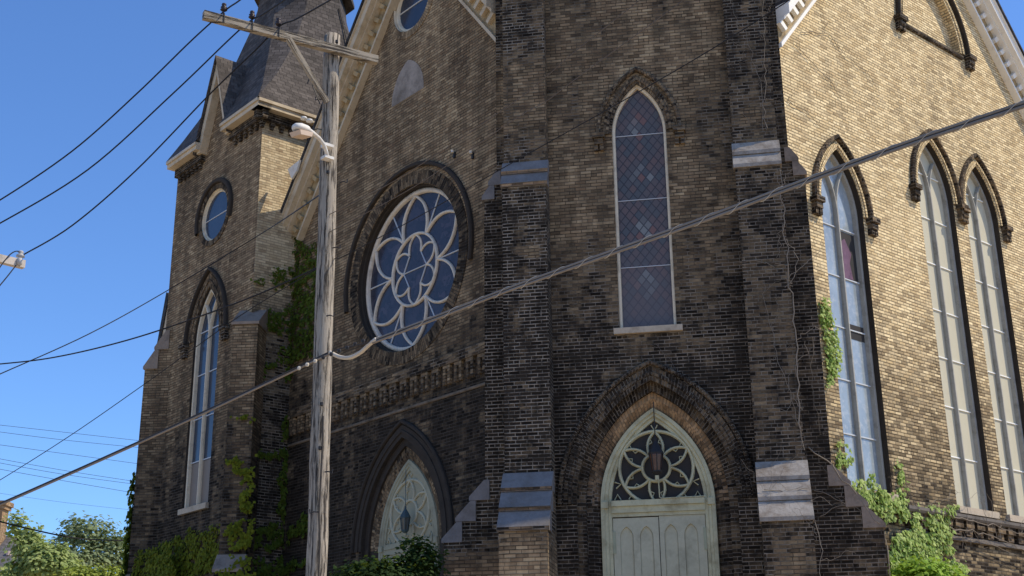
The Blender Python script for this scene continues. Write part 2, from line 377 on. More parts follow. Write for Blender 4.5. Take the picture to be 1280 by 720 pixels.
M['glass_sky'] = glass('sky_painted_glass', (.27, .315, .34), .05, 1.75, .55, (.56, .56, .53))  # pale blue-grey base colour stands in for the sky's reflection
M['stained'] = stained('leaded_stained_glass')
M['stained_purple'] = plain('purple_stained_glass', (.16, .09, .12), .3, .7, 5., .5, (.05, .03, .05), .1)
M['board'] = plain('pale_window_board', (.50, .47, .355), .6, .10, 1., .12, (.42, .40, .31), .05)
M['bar'] = plain('glazing_bar_paint', (.50, .53, .56), .6, .1, 4.)
M['bar_w'] = plain('white_glazing_bar', (.80, .80, .76), .6, .1, 4.)
M['wood'] = wood('weathered_pole_wood', (.17, .145, .115), (.52, .455, .365), 1)
M['woodarm'] = wood('weathered_arm_wood', (.20, .17, .13), (.44, .385, .305), 0)
M['steel'] = plain('galvanised_steel', (.62, .62, .60), .45, .2, 8., .15, (.3, .28, .25), .1, .3, .5)
M['white_metal'] = plain('white_painted_metal', (.62, .60, .55), .5, .35, 7., .45, (.45, .38, .3))
M['iron'] = plain('black_iron', (.03, .03, .032), .5, .3, 9.)
M['ironblue'] = plain('verdigris_iron', (.06, .09, .10), .5, .3, 9.)
M['amber'] = glass('amber_lamp_glass', (.075, .028, .014), .15, 1.5, .1)
M['lampglass'] = glass('grey_lamp_glass', (.08, .08, .07), .12, 1.5, .1)
M['porcelain'] = plain('grey_porcelain', (.40, .40, .40), .3, .2, 9.)
M['brownins'] = plain('dark_porcelain', (.05, .04, .04), .25, .2, 9.)
M['wire'] = plain('black_wire', (.018, .018, .02), .6, .2, 4.)
M['cable_lt'] = plain('weathered_grey_cable', (.235, .20, .165), .65, .3, 5., .3, (.14, .12, .1))
M['cable_dk'] = plain('dark_cable_jacket', (.05, .043, .037), .6, .3, 5.)
M['cable_pale'] = plain('pale_drop_cable', (.52, .47, .39), .6, .2, 5.)
M['ivy_shade'] = leaf('ivy_leaves_shade', (.085, .105, .008), (.24, .26, .022))  # darker copy of the sunlit ivy, shade put into the leaf colour
M['ivy_deep'] = leaf('ivy_leaves_deep_shade', (.045, .075, .010), (.13, .175, .024))  # darkest ivy copy, the inner corner's shade put into the leaf colour
M['ivy_sun'] = leaf('ivy_leaves_sun', (.15, .27, .035), (.62, .70, .27))  # lighter ivy copy, sunlight and highlights put into the leaf colour
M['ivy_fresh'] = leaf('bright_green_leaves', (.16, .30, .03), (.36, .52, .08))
M['leaf_dark'] = leaf('shrub_leaves', (.012, .030, .010), (.040, .075, .020))
M['leaf_a'] = leaf('light_tree_leaves', (.21, .29, .09), (.44, .50, .20))
M['leaf_b'] = leaf('mid_tree_leaves', (.15, .20, .095), (.30, .35, .19))
M['leaf_y'] = leaf('hedge_leaves', (.20, .27, .04), (.42, .47, .10))
M['bark'] = plain('tree_bark', (.12, .095, .07), .9, .5, 6., .2, bstr=.5, stretch=(1, 1, .3))
M['vine'] = plain('dead_vine_stem', (.22, .185, .145), .85, .4, 9.)
M['vine_dk'] = plain('thin_dark_stem', (.12, .10, .085), .85, .4, 9.)
M['ground'] = plain('warm_bounce_yard', (.56, .43, .27), .95, .25, .8, .15, (.3, .26, .2), .3)  # unseen yard, coloured bright and warm to bounce light onto the shaded walls
M['asphalt'] = plain('worn_asphalt', (.16, .15, .14), .9, .3, 2., bstr=.3)
M['pave'] = plain('concrete_pavement', (.50, .45, .37), .9, .25, 1.5, .2, (.25, .24, .22), .3)
M['roofgrey'] = slate('grey_shingle', (.13, .125, .13), .16, .3)

# ------------------------------------------------------------------ curves in a facade
def arch(cu, zs, w, c, bot=None, N=14):
    """right foot -> apex -> left foot of a pointed arch, half width w, arc centres c beyond the axis"""
    r = w+c; am = math.acos(c/r); pts = []
    if bot is not None: pts.append((cu+w, bot))
    right = [(cu-c+r*math.cos(am*i/N), zs+r*math.sin(am*i/N)) for i in range(N+1)]
    pts += right; pts += [(2*cu-u, z) for u, z in right[:-1][::-1]]
    if bot is not None: pts.append((cu-w, bot))
    return pts
def apex(zs, w, c): return zs+math.sqrt((w+c)**2-c*c)
def circ(cu, cz, r, N=48, a0=0., a1=360.):
    full = abs(a1-a0) >= 360; k = N if full else N+1
    return [(cu+r*math.cos(R_(a0+(a1-a0)*i/N)), cz+r*math.sin(R_(a0+(a1-a0)*i/N))) for i in range(k)]
def arc2(a, b, bulge, N=10):
    """arc from a to b with sagitta = bulge*chord to the left"""
    (x0, y0), (x1, y1) = a, b; dx, dy = x1-x0, y1-y0; out = []
    for i in range(N+1):
        t = i/N; h = bulge*4*t*(1-t); out.append((x0+dx*t-dy*h, y0+dy*t+dx*h))
    return out
def pol(cu, cz, r, deg): return (cu+r*math.cos(R_(deg)), cz+r*math.sin(R_(deg)))
def arch_parts(F, win, cu, zs, w, c, hood_w, ring_m, hood_m, ring_to, n_h=.11, stops=True, stop_w=.16, bead=True):
    """voussoir ring flush with the wall and a raised hood mould with label stops"""
    b = MB(); b.sweep(F, [(arch(cu, zs, ring_to, c), .0), (arch(cu, zs, ring_to, c), .03), (arch(cu, zs, w, c), .03), (arch(cu, zs, w, c), -.02)])
    if bead:
        mid = w+(ring_to-w)*.5
        b.sweep(F, [(arch(cu, zs, mid+.035, c), .03), (arch(cu, zs, mid+.03, c), .06), (arch(cu, zs, mid-.03, c), .06), (arch(cu, zs, mid-.035, c), .03)])
    b.build('arch_ring', ring_m, win)
    b = MB(); h0 = hood_w-.10
    b.sweep(F, [(arch(cu, zs, hood_w, c), -.02), (arch(cu, zs, hood_w, c), n_h*.7), (arch(cu, zs, hood_w-.03, c), n_h), (arch(cu, zs, h0+.02, c), n_h), (arch(cu, zs, h0, c), n_h*.6), (arch(cu, zs, h0, c), -.02)])
    b.build('hood_mould', M['soot'] if hood_m is M['br_dark'] else hood_m, win)
    if stops:
        for sgn in (-1, 1):
            b = MB(); x = cu+sgn*(hood_w-.06)
            b.box(F, x-stop_w, x+stop_w, zs-.12, zs+.01, -.02, n_h+.08)
            b.box(F, x-stop_w*.75, x+stop_w*.75, zs-.27, zs-.122, -.02, n_h+.03)
            b.box(F, x-stop_w*.8, x-stop_w*.15, zs-.42, zs-.272, -.02, n_h); b.box(F, x+stop_w*.15, x+stop_w*.8, zs-.42, zs-.272, -.02, n_h)
            b.build('label_stop', hood_m, win)

# ================================================================== THE CHURCH
CH = empty('church', Vector((1.5, 33., 0)))
tag(CH, 'large sooty cream brick gothic church with corner tower, rose window and slate spire', 'church')

# ---- tower walls
WIN = dict(cu=.02, zs=14.65, w=.63, c=.925, bot=9.88)
DR = dict(cu=.02, zs=6.02, c=1.2, bot=2.8)
b = MB()
b.wall(T, [(-3.15, 0), (3.15, 0), (3.15, 25), (-3.15, 25)], [arch(.02, 14.65, .63, .925, 9.88), arch(.02, 6.02, 1.70, 1.2, 2.8)])
for A, B in (((3.15, 0), (3.15, -6.3)), ((3.15, -6.3), (-3.15, -6.3)), ((-3.15, -6.3), (-3.15, 0))):
    p, q = Tp(*A), Tp(*B); zz = Vector((0, 0, 25)); b.poly([p, q, q+zz, p+zz])
b.build('tower_wall', M['br_tower'], CH)
b = MB(); tp = [Tp(u, n)+Vector((0, 0, 25)) for u, n in ((-3.5, .35), (3.5, .35), (3.5, -6.65), (-3.5, -6.65))]
ap = Tp(0, -3.15)+Vector((0, 0, 28.5))
for i in range(4): b.poly([tp[i], tp[(i+1) % 4], ap])
b.poly(tp[::-1]); b.build('tower_roof', M['slate_dark'], CH)

# ---- tower lancet
win = MB(); cu, zs, w, c, bot = .02, 14.65, .63, .925, 9.88
win.sweep(T, [(arch(cu, zs, w, c, bot), -.02), (arch(cu, zs, w-.015, c, bot), -.015), (arch(cu, zs, w-.02, c, bot), -.05), (arch(cu, zs, w-.062, c, bot), -.06), (arch(cu, zs, w-.07, c, bot), -.16)])
tw = win.build('lancet_window', M['frame'], CH); tag(tw, 'tall leaded lancet window above the main door')
b = MB(); pts = arch(cu, zs, w-.06, c, bot)
b.poly([T.P(u, z, -.13) for u, z in pts], [(u-cu, z) for u, z in pts]); b.build('stained_glass', M['stained'], tw)
for z in (11.34, 12.98, 14.62):
    b = MB(); b.box(T, cu-w+.06, cu+w-.06, z, z+.014, -.128, -.115); b.build('glazing_bar', M['bar'], tw)
b = MB(); b.box(T, -.74, .78, 9.74, 9.875, -.15, .09); b.build('sill', M['stone_pale'], tw)
arch_parts(T, tw, cu, zs, w+.004, c, 1.0, M['br_arch'], M['br_arch'], .83, .09, True, .14)

# ---- doorways
def lantern(F, u, z, n, glassm, ironm, label, top):
    e = empty('hanging_lantern', F.P(u, z, n)); tag(e, label, 'lantern')
    o = F.P(u, z, n)
    b = MB(); b.lathe(o+Vector((0, 0, .45)), [(.02, .34), (.035, .3), (.03, .26), (.10, .14), (.17, 0), (.165, -.03), (.0, -.03)], 8)
    b.build('lantern_roof', ironm, e)
    b = MB(); b.lathe(o, [(.0, .06), (.10, .06), (.145, .40), (.145, .42)], 8); b.build('lantern_glass', glassm, e)
    b = MB()
    for k in range(8):
        a = 6.28318*k/8; b.tube([o+Vector((.105*math.cos(a), .105*math.sin(a), .05)), o+Vector((.152*math.cos(a), .152*math.sin(a), .43))], .011, 5)
    b.lathe(o, [(.0, -.03), (.05, -.02), (.115, .04), (.115, .065), (.0, .065)], 8); b.build('lantern_cage', ironm, e)
    b = MB(); b.lathe(o, [(.0, -.14), (.045, -.13), (.045, -.035), (.0, -.03)], 8); b.build('lantern_foot', M['greenlt'], e)
    b = MB(); b.tube([o+Vector((0, 0, .78)), o+Vector((0, 0, top-z))], .012, 5); b.build('chain', ironm, e)
    if F is L: e.scale = (.8, .8, .8)
    e['group'] = 'lanterns before the doors'
    return e
def rosette(b, F, cu, cz, r0, r1, wd, n0, n1, rot=90., k=6, cusp=True, bul=.20, wide=1.):
    for i in range(k):
        th = rot+360./k*i; tip = pol(cu, cz, r1, th); st = 180./k*wide
        for sg in (-1, 1):
            p = arc2(pol(cu, cz, r0, th+sg*st), tip, bul*sg, 10); b.bar(F, p, wd, n0, n1)
            if cusp:
                m = arc2(pol(cu, cz, r0, th+sg*st), tip, bul*sg, 10)[5]
                ax = pol(cu, cz, (r0+r1)*.5, th); q = (m[0]+(ax[0]-m[0])*.55, m[1]+(ax[1]-m[1])*.55)
                x, z = m[0], m[1]; dx, dz = (tip[0]-x), (tip[1]-z); l = math.hypot(dx, dz); dx, dz = dx/l*.085, dz/l*.085
                b.bar(F, [(x-dx, z-dz), q, (x+dx, z+dz)], wd*.45, n0, n0+(n1-n0)*.6)
class ShallowFrame(Frame):
    def __init__(s, F, k): s.o, s.u, s.n, s.k = F.o, F.u, F.n, k
    def P(s, u, z, n=0): return s.o+s.u*u+s.n*(n*s.k if n < 0 else n)+Vector((0, 0, z))
def doorway(F, cu, zs, solid, name_label):
    if solid: F = ShallowFrame(F, .55)
    fm = M['frame_left'] if solid else M['greenlt']; am = M['soot'] if solid else M['br_arch3']
    c = 1.2; bot = 2.8
    b = MB()          # jambs and inner orders, brick
    b.sweep(F, [(arch(cu, zs, 1.70, c, bot), 0.), (arch(cu, zs, 1.70, c, bot), -.15), (arch(cu, zs, 1.52, c, bot), -.15), (arch(cu, zs, 1.52, c, bot), -.27)])
    root = b.build('doorway', am, CH); tag(root, name_label)
    b = MB(); b.sweep(F, [(arch(cu, zs, 1.521, c), -.27), (arch(cu, zs, 1.40, c), -.272), (arch(cu, zs, 1.36, c), -.31), (arch(cu, zs, 1.24, c), -.42), (arch(cu, zs, 1.24, c), -.46)])
    b.build('arch_ring', M['br_corbel'] if solid else M['br_tan'], root)
    b = MB(); b.sweep(F, [([(cu+1.521, bot), (cu+1.521, zs)], -.27), ([(cu+1.40, bot), (cu+1.40, zs)], -.272), ([(cu+1.24, bot), (cu+1.24, zs)], -.42), ([(cu+1.24, bot), (cu+1.24, zs)], -.46)])
    b.build('jamb', am, root); b = MB()
    b.sweep(F, [([(cu-1.24, bot), (cu-1.24, zs)], -.46), ([(cu-1.24, bot), (cu-1.24, zs)], -.42), ([(cu-1.40, bot), (cu-1.40, zs)], -.272), ([(cu-1.521, bot), (cu-1.521, zs)], -.27)])
    b.build('jamb', am, root)
    arch_parts(F, root, cu, zs, 1.702, c, 2.12, am, M['br_dark'] if solid else M['br_arch3'], 1.99, .085, False)
    # painted timber frame
    b = MB()
    b.sweep(F, [(arch(cu, zs, 1.238, c, bot), -.43), (arch(cu, zs, 1.225, c, bot), -.34), (arch(cu, zs, 1.15, c, bot), -.33), (arch(cu, zs, 1.13, c, bot), -.37), (arch(cu, zs, 1.08, c, bot), -.37), (arch(cu, zs, 1.06, c, bot), -.42), (arch(cu, zs, 1.0, c, bot), -.42), (arch(cu, zs, .99, c, bot), -.5)])
    for sg in (-1, 1):
        b.box(F, cu+sg*1.14-.075, cu+sg*1.14+.075, zs-.06, zs+.08, -.42, -.30)
    b.build('door_frame', fm, root)
    b = MB(); b.box(F, cu-1.0, cu+1.0, zs-.02, zs+.10, -.5, -.34); b.box(F, cu-1.0, cu+1.0, zs-.16, zs-.022, -.5, -.39); b.box(F, cu-1.0, cu+1.0, zs-.24, zs-.162, -.5, -.43)
    b.build('transom', fm, root)
    # tracery panel
    ip = arch(cu, zs+.09, .985, c*1.02, None); b = MB(); b.poly([F.P(u, z, -.485) for u, z in ip]); b.build('tympanum', M['panelpale'] if solid else M['void'], root)
    cz = zs+.80; RR = .80; b = MB(); n0, n1 = -.48, -.40
    b.bar(F, circ(cu, cz, RR, 40), .075, n0, n1+.01, True); b.bar(F, circ(cu, cz, .30, 28), .07, n0, n1, True)
    rosette(b, F, cu, cz, .31, RR-.01, .060, n0, n1, bul=.16, wide=.90)
    for u, z, d in ((cu-.86, zs+.13, 90), (cu+.86, zs+.13, 90), (cu-.90, zs+.45, 10), (cu+.90, zs+.45, 170), (cu-.55, zs+.13, 90), (cu+.55, zs+.13, 90), (cu, zs+1.74, 270), (cu-.62, zs+1.3, 330), (cu+.62, zs+1.3, 210)):
        a1, a2, a3 = pol(u, z, .07, d+90), pol(u, z, .12, d), pol(u, z, .07, d-90); b.bar(F, [a1, a2, a3], .03, n0, n0+.05)
    b.build('tracery', fm if not solid else M['tracery_left'], root)
    # leaves
    for sg in (-1, 1):
        x0, x1 = (cu-.985, cu-.008) if sg < 0 else (cu+.008, cu+.985)
        zt = zs-.245-(.02 if sg < 0 else 0); holes = []; fr = []
        for k in (0, 1):
            pc = x0+(.285 if sg < 0 else .24)+k*.425; holes.append(arch(pc, zt-.42, .145, .12, 3.1, 8)); fr.append(pc)
        b = MB(); b.wall(F, [(x0, bot), (x1, bot), (x1, zt), (x0, zt)], holes, -.455)
        for h in holes: b.sweep(F, [(h, -.455), ([(u+(fr[holes.index(h)]-u)*.12, z-.012) for u, z in h], -.50)])
        b.poly([F.P(x0, bot, -.455), F.P(x0, zt, -.455), F.P(x0, zt, -.53), F.P(x0, bot, -.53)]); b.poly([F.P(x1, bot, -.53), F.P(x1, zt, -.53), F.P(x1, zt, -.455), F.P(x1, bot, -.455)])
        lf = b.build('door_leaf', M['green'], root)
        for pc in fr:
            h = arch(pc, zt-.42, .145, .12, 3.1, 8); b = MB(); b.poly([F.P(u, z, -.497) for u, z in h]); b.build('door_panel', M['green'], root)
        b = MB()
        hx = x0+.02 if sg < 0 else x1-.02
        b.box(F, hx-.03, hx+.03, zt-.75, zt-.28, -.454, -.43); b.build('hinge', M['greendk'], root)
    b = MB(); b.poly([F.P(cu-1, bot, -.52), F.P(cu+1, bot, -.52), F.P(cu+1, zs, -.52), F.P(cu-1, zs, -.52)]); b.build('door_backing', M['void'], root)
    return root
dw = doorway(T, .02, 6.02, False, 'pale green main double door under a pierced tracery panel in the tower')
b = MB(); b.tube([T.P(.06, 6.75, -.36), T.P(.07, 6.16, -.36), T.P(.12, 6.13, -.33), T.P(1.05, 6.14, -.33)], .014, 5); b.build('conduit', M['greenlt'], dw)
lantern(T, .05, 6.62, -.12, M['amber'], M['iron'], 'black iron lantern with amber glass hanging before the pale green main door', 8.2)
dl = doorway(L, -3.68, 5.72, True, 'smaller left doorway with a solid cream tracery panel')
lantern(L, -3.52, 6.0, .0, M['lampglass'], M['ironblue'], 'blue-grey iron lantern hanging in the left gable doorway above the shrub', 7.9)

# ---- tower buttresses
def buttress(F, u0, u1, stages, caps, brickm, label=None, zt=24.9, n_back=-.4, stonem=None, lips=False):
    """stages: projections low->high; caps: (z0,z1,steps) between successive stages"""
    stonem = stonem or M['stone']
    prof = [(n_back, 0)]; z = 0
    prof.append((stages[0], 0))
    for i, (z0, z1, st) in enumerate(caps):
        prof.append((stages[i], z0)); prof.append((stages[i+1]-.03, z1-.02)); prof.append((stages[i+1], z1-.018))
    prof.append((stages[-1], zt)); prof.append((n_back, zt))
    b = MB(); b.prism(F, prof, u0, u1); o = b.build('buttress', brickm, CH)
    if label: tag(o, label)
    for i, (z0, z1, st) in enumerate(caps):
        na, nb = stages[i], stages[i+1]
        for k in range(st):
            za = z0+(z1-z0)*k/st; zb = z0+(z1-z0)*(k+1)/st
            a = na+(nb-na)*k/st; e = na+(nb-na)*(k+1)/st
            lip = .085; t = .05
            q = MB(); q.prism(F, [(e-.10, za), (a+t, za), (a+t, za+lip), (e+.03, zb), (e-.10, zb)] if False else [(e-.10, za+.003), (a+t, za+.003), (a+t, za+lip), (e+.02, zb-.004), (e-.10, zb-.004)], u0-.035, u1+.035)
            q.build('weathering_stone', stonem, o)
            if lips: q = MB(); q.prism(F, [(a+t-.02, za+.012), (a+t+.006, za+.012), (a+t+.006, za+lip-.006), (a+t-.02, za+lip-.006)], u0-.038, u1+.038); q.build('drip_course', M['br_tan'], o)
    return o
ST_F = [1.25, .50, .25]; ST_S = [1.48, .56, .25]
CAPS = [(5.32, 6.66, 3), (13.3, 14.02, 2)]
buttress(T, -3.15, -2.13, ST_F, CAPS, M['br_butt'], lips=True)
buttress(T, 2.16, 3.15, ST_F, CAPS, M['br_buttr'], stonem=M['stone_warm'])
FLs = Frame(Tp(-3.15, 0), n=-T.u); FRs = Frame(Tp(3.15, 0), n=T.u)
buttress(FLs, -1.12, -.15, ST_S, CAPS, M['br_butt'])
buttress(FRs, .2, 1.15, ST_S, CAPS, M['br_dark'], stonem=M['stone_lt'])

# ---- gable rake helper
def rake(F, u0, z0, u1, z1, out_m, band_m, name, side, roof_m, cut=None, ks=1., mod_m=None):
    """lower (brick-side) edge from (u0,z0) up to (u1,z1): frieze band with modillions, crown fascia, roof edge"""
    dx, dz = u1-u0, z1-z0; l = math.hypot(dx, dz); tx, tz = dx/l, dz/l
    px, pz = (-tz, tx) if tx > 0 else (tz, -tx)                 # outward (up) perpendicular
    def P(a, t): return (u0+tx*a+px*t, z0+tz*a+pz*t)
    def strip(b, t0, t1, n0, n1):
        a0 = lambda t: 0 if cut is None else (cut-u0-px*t)/tx
        q = [P(a0(t0), t0), P(l, t0), P(l, t1), P(a0(t1), t1)]
        if tx < 0: q = [q[1], q[0], q[3], q[2]]
        b.slab(F, q, n0, n1)
    K_ = ks
    b = MB(); strip(b, -.02, .06, -.05, .20); strip(b, .42*K_, .48*K_, -.05, .34); strip(b, .483*K_, .66*K_, -.05, .50); strip(b, .663*K_, .70*K_, -.05, .55)
    o = b.build(name, out_m, CH)
    b = MB(); strip(b, .055, .42*K_+.003, -.05, .13); b.build('frieze_panel', band_m, o)
    first = None; k = int(l/.40)
    for i in range(k):
        a = (i+.5)*l/k
        if cut is not None and a < (cut-u0-px*.3)/tx+.12: continue
        q = [(a-.06, .17), (a+.06, .17), (a+.07, .42*K_-.002), (a-.07, .42*K_-.002)]
        qq = [P(*x) for x in q]
        if tx < 0: qq = qq[::-1]
        c0 = P(a, .3); ctr = F.P(c0[0], c0[1], .13)
        if first is None:
            b = MB(); b.slab(F, qq, .125, .24)
            first = b.build('modillion', mod_m or out_m, o, origin=ctr)
        else: copy_mesh(first, ctr, o)
    b = MB(); strip(b, .703*K_, .76*K_, -.3, .60); b.build('roof_edge', roof_m, o)
    return o

# ---- left gable front
b = MB(); AL = (-3.35, 22.9)
outer = [(-9.32, 0), (.4, 0), (.4, 18.2), AL, (-9.32, 15.4)]
holes = [circ(-3.66, 12.86, 2.24, 64), circ(-3.62, 20.72, .86, 36), arch(-3.68, 5.72, 1.70, 1.2, 2.8)]
b.wall(L, outer, holes); b.build('gable_wall', M['br_left'], CH)
def lrz(u): return 22.3-1.27*abs(u+3.35)
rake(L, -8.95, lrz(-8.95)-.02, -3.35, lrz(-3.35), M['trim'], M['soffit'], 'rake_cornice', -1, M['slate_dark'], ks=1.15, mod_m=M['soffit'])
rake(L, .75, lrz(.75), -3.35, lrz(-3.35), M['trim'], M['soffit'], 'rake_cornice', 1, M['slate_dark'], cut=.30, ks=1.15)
# rose window
rz = MB(); cu, cz = -3.66, 12.86
rz.sweep(L, [(circ(cu, cz, 2.20, 64), -.32), (circ(cu, cz, 2.19, 64), -.22), (circ(cu, cz, 2.12, 64), -.20), (circ(cu, cz, 2.08, 64), -.22), (circ(cu, cz, 2.07, 64), -.32)], True)
ro = rz.build('rose_window', M['rose'], CH, True); tag(ro, 'large round window with six petal tracery and navy glass')
b = MB(); b.sweep(L, [(circ(cu, cz, 2.24, 64), 0.), (circ(cu, cz, 2.24, 64), -.10), (circ(cu, cz, 2.205, 64), -.12), (circ(cu, cz, 2.20, 64), -.33)], True); b.build('reveal', M['soot'], ro)
b = MB(); b.sweep(L, [(circ(cu, cz, 2.60, 64), 0.), (circ(cu, cz, 2.60, 64), .02), (circ(cu, cz, 2.25, 64), .02), (circ(cu, cz, 2.241, 64), -.02)], True); b.build('arch_ring', M['br_arch2'], ro)
b = MB(); hh = [circ(cu, cz, r, 40, -12, 192) for r in (2.84, 2.84, 2.81, 2.74, 2.72, 2.72)]
b.sweep(L, [(hh[0], -.02), (hh[1], .07), (hh[2], .10), (hh[3], .10), (hh[4], .07), (hh[5], -.02)]); b.build('hood_mould', M['soot'], ro)
b = MB(); b.poly([L.P(u, z, -.30) for u, z in circ(cu, cz, 2.12, 64)]); b.build('glass', M['glass_blue'], ro)
b = MB(); n0, n1 = -.30, -.23; rr = .98
b.bar(L, circ(cu, cz, rr, 40), .078, n0, n1, True)
rosette(b, L, cu, cz, rr, 2.07, .078, n0, n1, 90, 6, False, .19)
rosette(b, L, cu, cz, .50, rr-.01, .060, n0, n1-.03, 90, 6, False, .20)
b.build('tracery', M['rose'], ro, True)
for i in range(6):
    a = 120+60*i; b = MB(); b.bar(L, [pol(cu, cz, rr+.02, a), pol(cu, cz, 2.06, a)], .035, n0, n0+.03); b.build('saddle_bar', M['bar'], ro)
hexp = [pol(cu, cz, .50, 120+60*i) for i in range(6)]
for i, j in ((0, 1), (1, 2), (3, 4), (4, 5), (1, 4)):
    b = MB(); dz_ = .001 if (i, j) == (1, 4) else 0; b.bar(L, [hexp[i], hexp[j]], .028, n0+dz_, n0+.03+dz_); b.build('saddle_bar', M['bar'], ro)
# upper round window
cu, cz = -3.62, 20.72; b = MB()
b.sweep(L, [(circ(cu, cz, .86, 36), 0.), (circ(cu, cz, .85, 36), -.10), (circ(cu, cz, .84, 36), -.06), (circ(cu, cz, .76, 36), -.06), (circ(cu, cz, .74, 36), -.2)], True)
o = b.build('round_window', M['frame'], CH, True); b = MB(); b.poly([L.P(u, z, -.15) for u, z in circ(cu, cz, .78, 36)]); b.build('glass', M['glass_tower'], o)
b = MB(); b.bar(L, [(cu-.75, cz+.0), (cu+.75, cz+.0)], .03, -.149, -.12); b.build('glazing_bar', M['bar'], o)
b = MB(); b.sweep(L, [(circ(cu, cz, 1.08, 36), 0.), (circ(cu, cz, 1.08, 36), .02), (circ(cu, cz, .862, 36), .02), (circ(cu, cz, .86, 36), -.02)], True); b.build('arch_ring', M['br_left'], o)
# cement date panel
b = MB(); pa = arch(-3.72, 17.85, .74, .45, None, 10); b.slab(L, [(-2.98, 17.78)]+pa[1:-1]+[(-4.46, 17.78)], -.02, .012)
o = b.build('cement_panel', M['cement'], CH); tag(o, 'blank pointed cement panel in the left gable')
# corbel band + string course
b = MB(); x0, x1 = -9.2, -.25
b.box(L, x0, x1, 9.803, 10.06, -.02, .10)
b.build('corbel_table', M['br_arch'], CH)
bl = bpy.data.objects['corbel_table']; first = None; k = 20
for i in range(k):
    u = x0+(i+.5)*(x1-x0)/k; ctr = L.P(u, 9.26, 0)
    if first is None:
        q = MB(); q.box(L, u-.135, u-.04, 9.32, 9.70, -.01, .075); q.box(L, u+.04, u+.135, 9.32, 9.70, -.01, .075); q.box(L, u-.135, u+.135, 9.703, 9.80, -.01, .08)
        first = q.build('corbel', M['br_corbel'], bl, origin=ctr)
    else: copy_mesh(first, ctr, bl)
b = MB(); b.prism(L, [(-.02, 9.02), (.03, 9.02), (.045, 9.04), (.045, 9.08), (-.02, 9.12)], x0, x1); b.build('string_course', plain('string_course_stone', (.17, .135, .10), .85, .5, 3., .7, (.05, .04, .03), .3), CH)
# two wire knobs on the wall
for px, py in ((565, 190), (588, 191)):
    u, z = L.hit(px, py, .1); o = L.P(u, z, .06)
    b = MB(); b.box(L, u-.03, u+.03, z-.14, z+.02, -.02, .05); kn = b.build('wire_bracket', M['iron'], CH)
    b = MB(); b.lathe(L.P(u, z, .09), [(.0, .06), (.045, .05), (.03, .02), (.05, -.01), (.0, -.02)], 8); b.build('insulator', M['white_metal'], kn)

# ---- right gable front
AG = (6.1, 24.7)
def grz(u): return 24.55-1.18*abs(u-6.1)
holes = []
GW = [(1.45, 13.05), (5.73, 14.52), (7.99, 14.46)]; gw, gc, gs = .83, 1.08, 6.35
for cu, zs in GW: holes.append(arch(cu, zs, gw, gc, gs))
holes.append(arch(6.66, 19.55, 1.36, .95, 19.45))
b = MB(); b.wall(G, [(-.6, 0), (12.3, 0), (12.3, grz(12.3)+.5), AG, (-.6, grz(-.6)+.5)], holes); b.build('gable_wall', M['br_right'], CH)
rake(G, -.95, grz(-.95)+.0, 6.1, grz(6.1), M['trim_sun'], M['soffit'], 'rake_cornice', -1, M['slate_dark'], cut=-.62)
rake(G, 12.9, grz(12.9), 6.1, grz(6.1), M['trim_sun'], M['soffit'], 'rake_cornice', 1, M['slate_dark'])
def lancet_pair(F, cu, zs, w, c, bot, glassm, framem, barm, bars, label, rd=.30, ringm=None, hoodm=None, hood_w=None, ring_to=None, stops=True, revm=None, panes=None, sillm=None):
    b = MB(); n0 = -rd
    b.sweep(F, [(arch(cu, zs, w-.02, c, bot), n0-.02), (arch(cu, zs, w-.02, c, bot), n0+.10), (arch(cu, zs, w-.105, c, bot), n0+.10), (arch(cu, zs, w-.12, c, bot), n0-.02)])
    o = b.build('lancet_window', framem, CH); tag(o, label)
    b = MB(); b.sweep(F, [(arch(cu, zs, w, c, bot), 0.), (arch(cu, zs, w, c, bot), -.09), (arch(cu, zs, w-.012, c, bot), -.092), (arch(cu, zs, w-.012, c, bot), n0-.02)]); b.build('reveal', revm, o)
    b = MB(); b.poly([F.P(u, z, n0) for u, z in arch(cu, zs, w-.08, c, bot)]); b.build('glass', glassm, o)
    b = MB(); b.bar(F, [(cu, bot), (cu, zs+.05)], .085, n0, n0+.11)
    r = w-.06+c; k = 10; amx = math.acos(min(1, (c+(w-.06)*.5)/r))
    lft = [(-c*-1+0, 0)]
    for sg in (-1, 1):
        pts = []
        for i in range(k+1):
            a = amx*i/k; pts.append((cu+sg*(r-r*math.cos(a)), zs+r*math.sin(a)))
        b.bar(F, pts, .07, n0, n0+.10)
    b.build('mullion', framem, o)
    for zz in bars:
        for s0, s1, dz in ((cu-w+.08, cu-.045, 0), (cu+.045, cu+w-.08, 0)):
            b = MB(); b.box(F, s0, s1, zz+dz, zz+.028+dz, n0+.002, n0+.03); b.build('glazing_bar', barm, o)
    b = MB(); b.box(F, cu-w-.06, cu+w+.06, bot-.16, bot-.002, n0, .10); b.build('sill', sillm or M['stone_pale'], o)
    if hood_w: arch_parts(F, o, cu, zs, w+.004, c, hood_w, ringm, hoodm, ring_to, .12, stops)
    return o
def bars_for(z0, z1, s): 
    out = []; z = z0+s
    while z < z1+.8: out.append(z); z += s
    return out
labs = ['lancet window nearest the tower with sky blue glass and one broken pane', 'middle tall lancet window filled with pale boards', 'right-hand tall lancet window filled with pale boards']
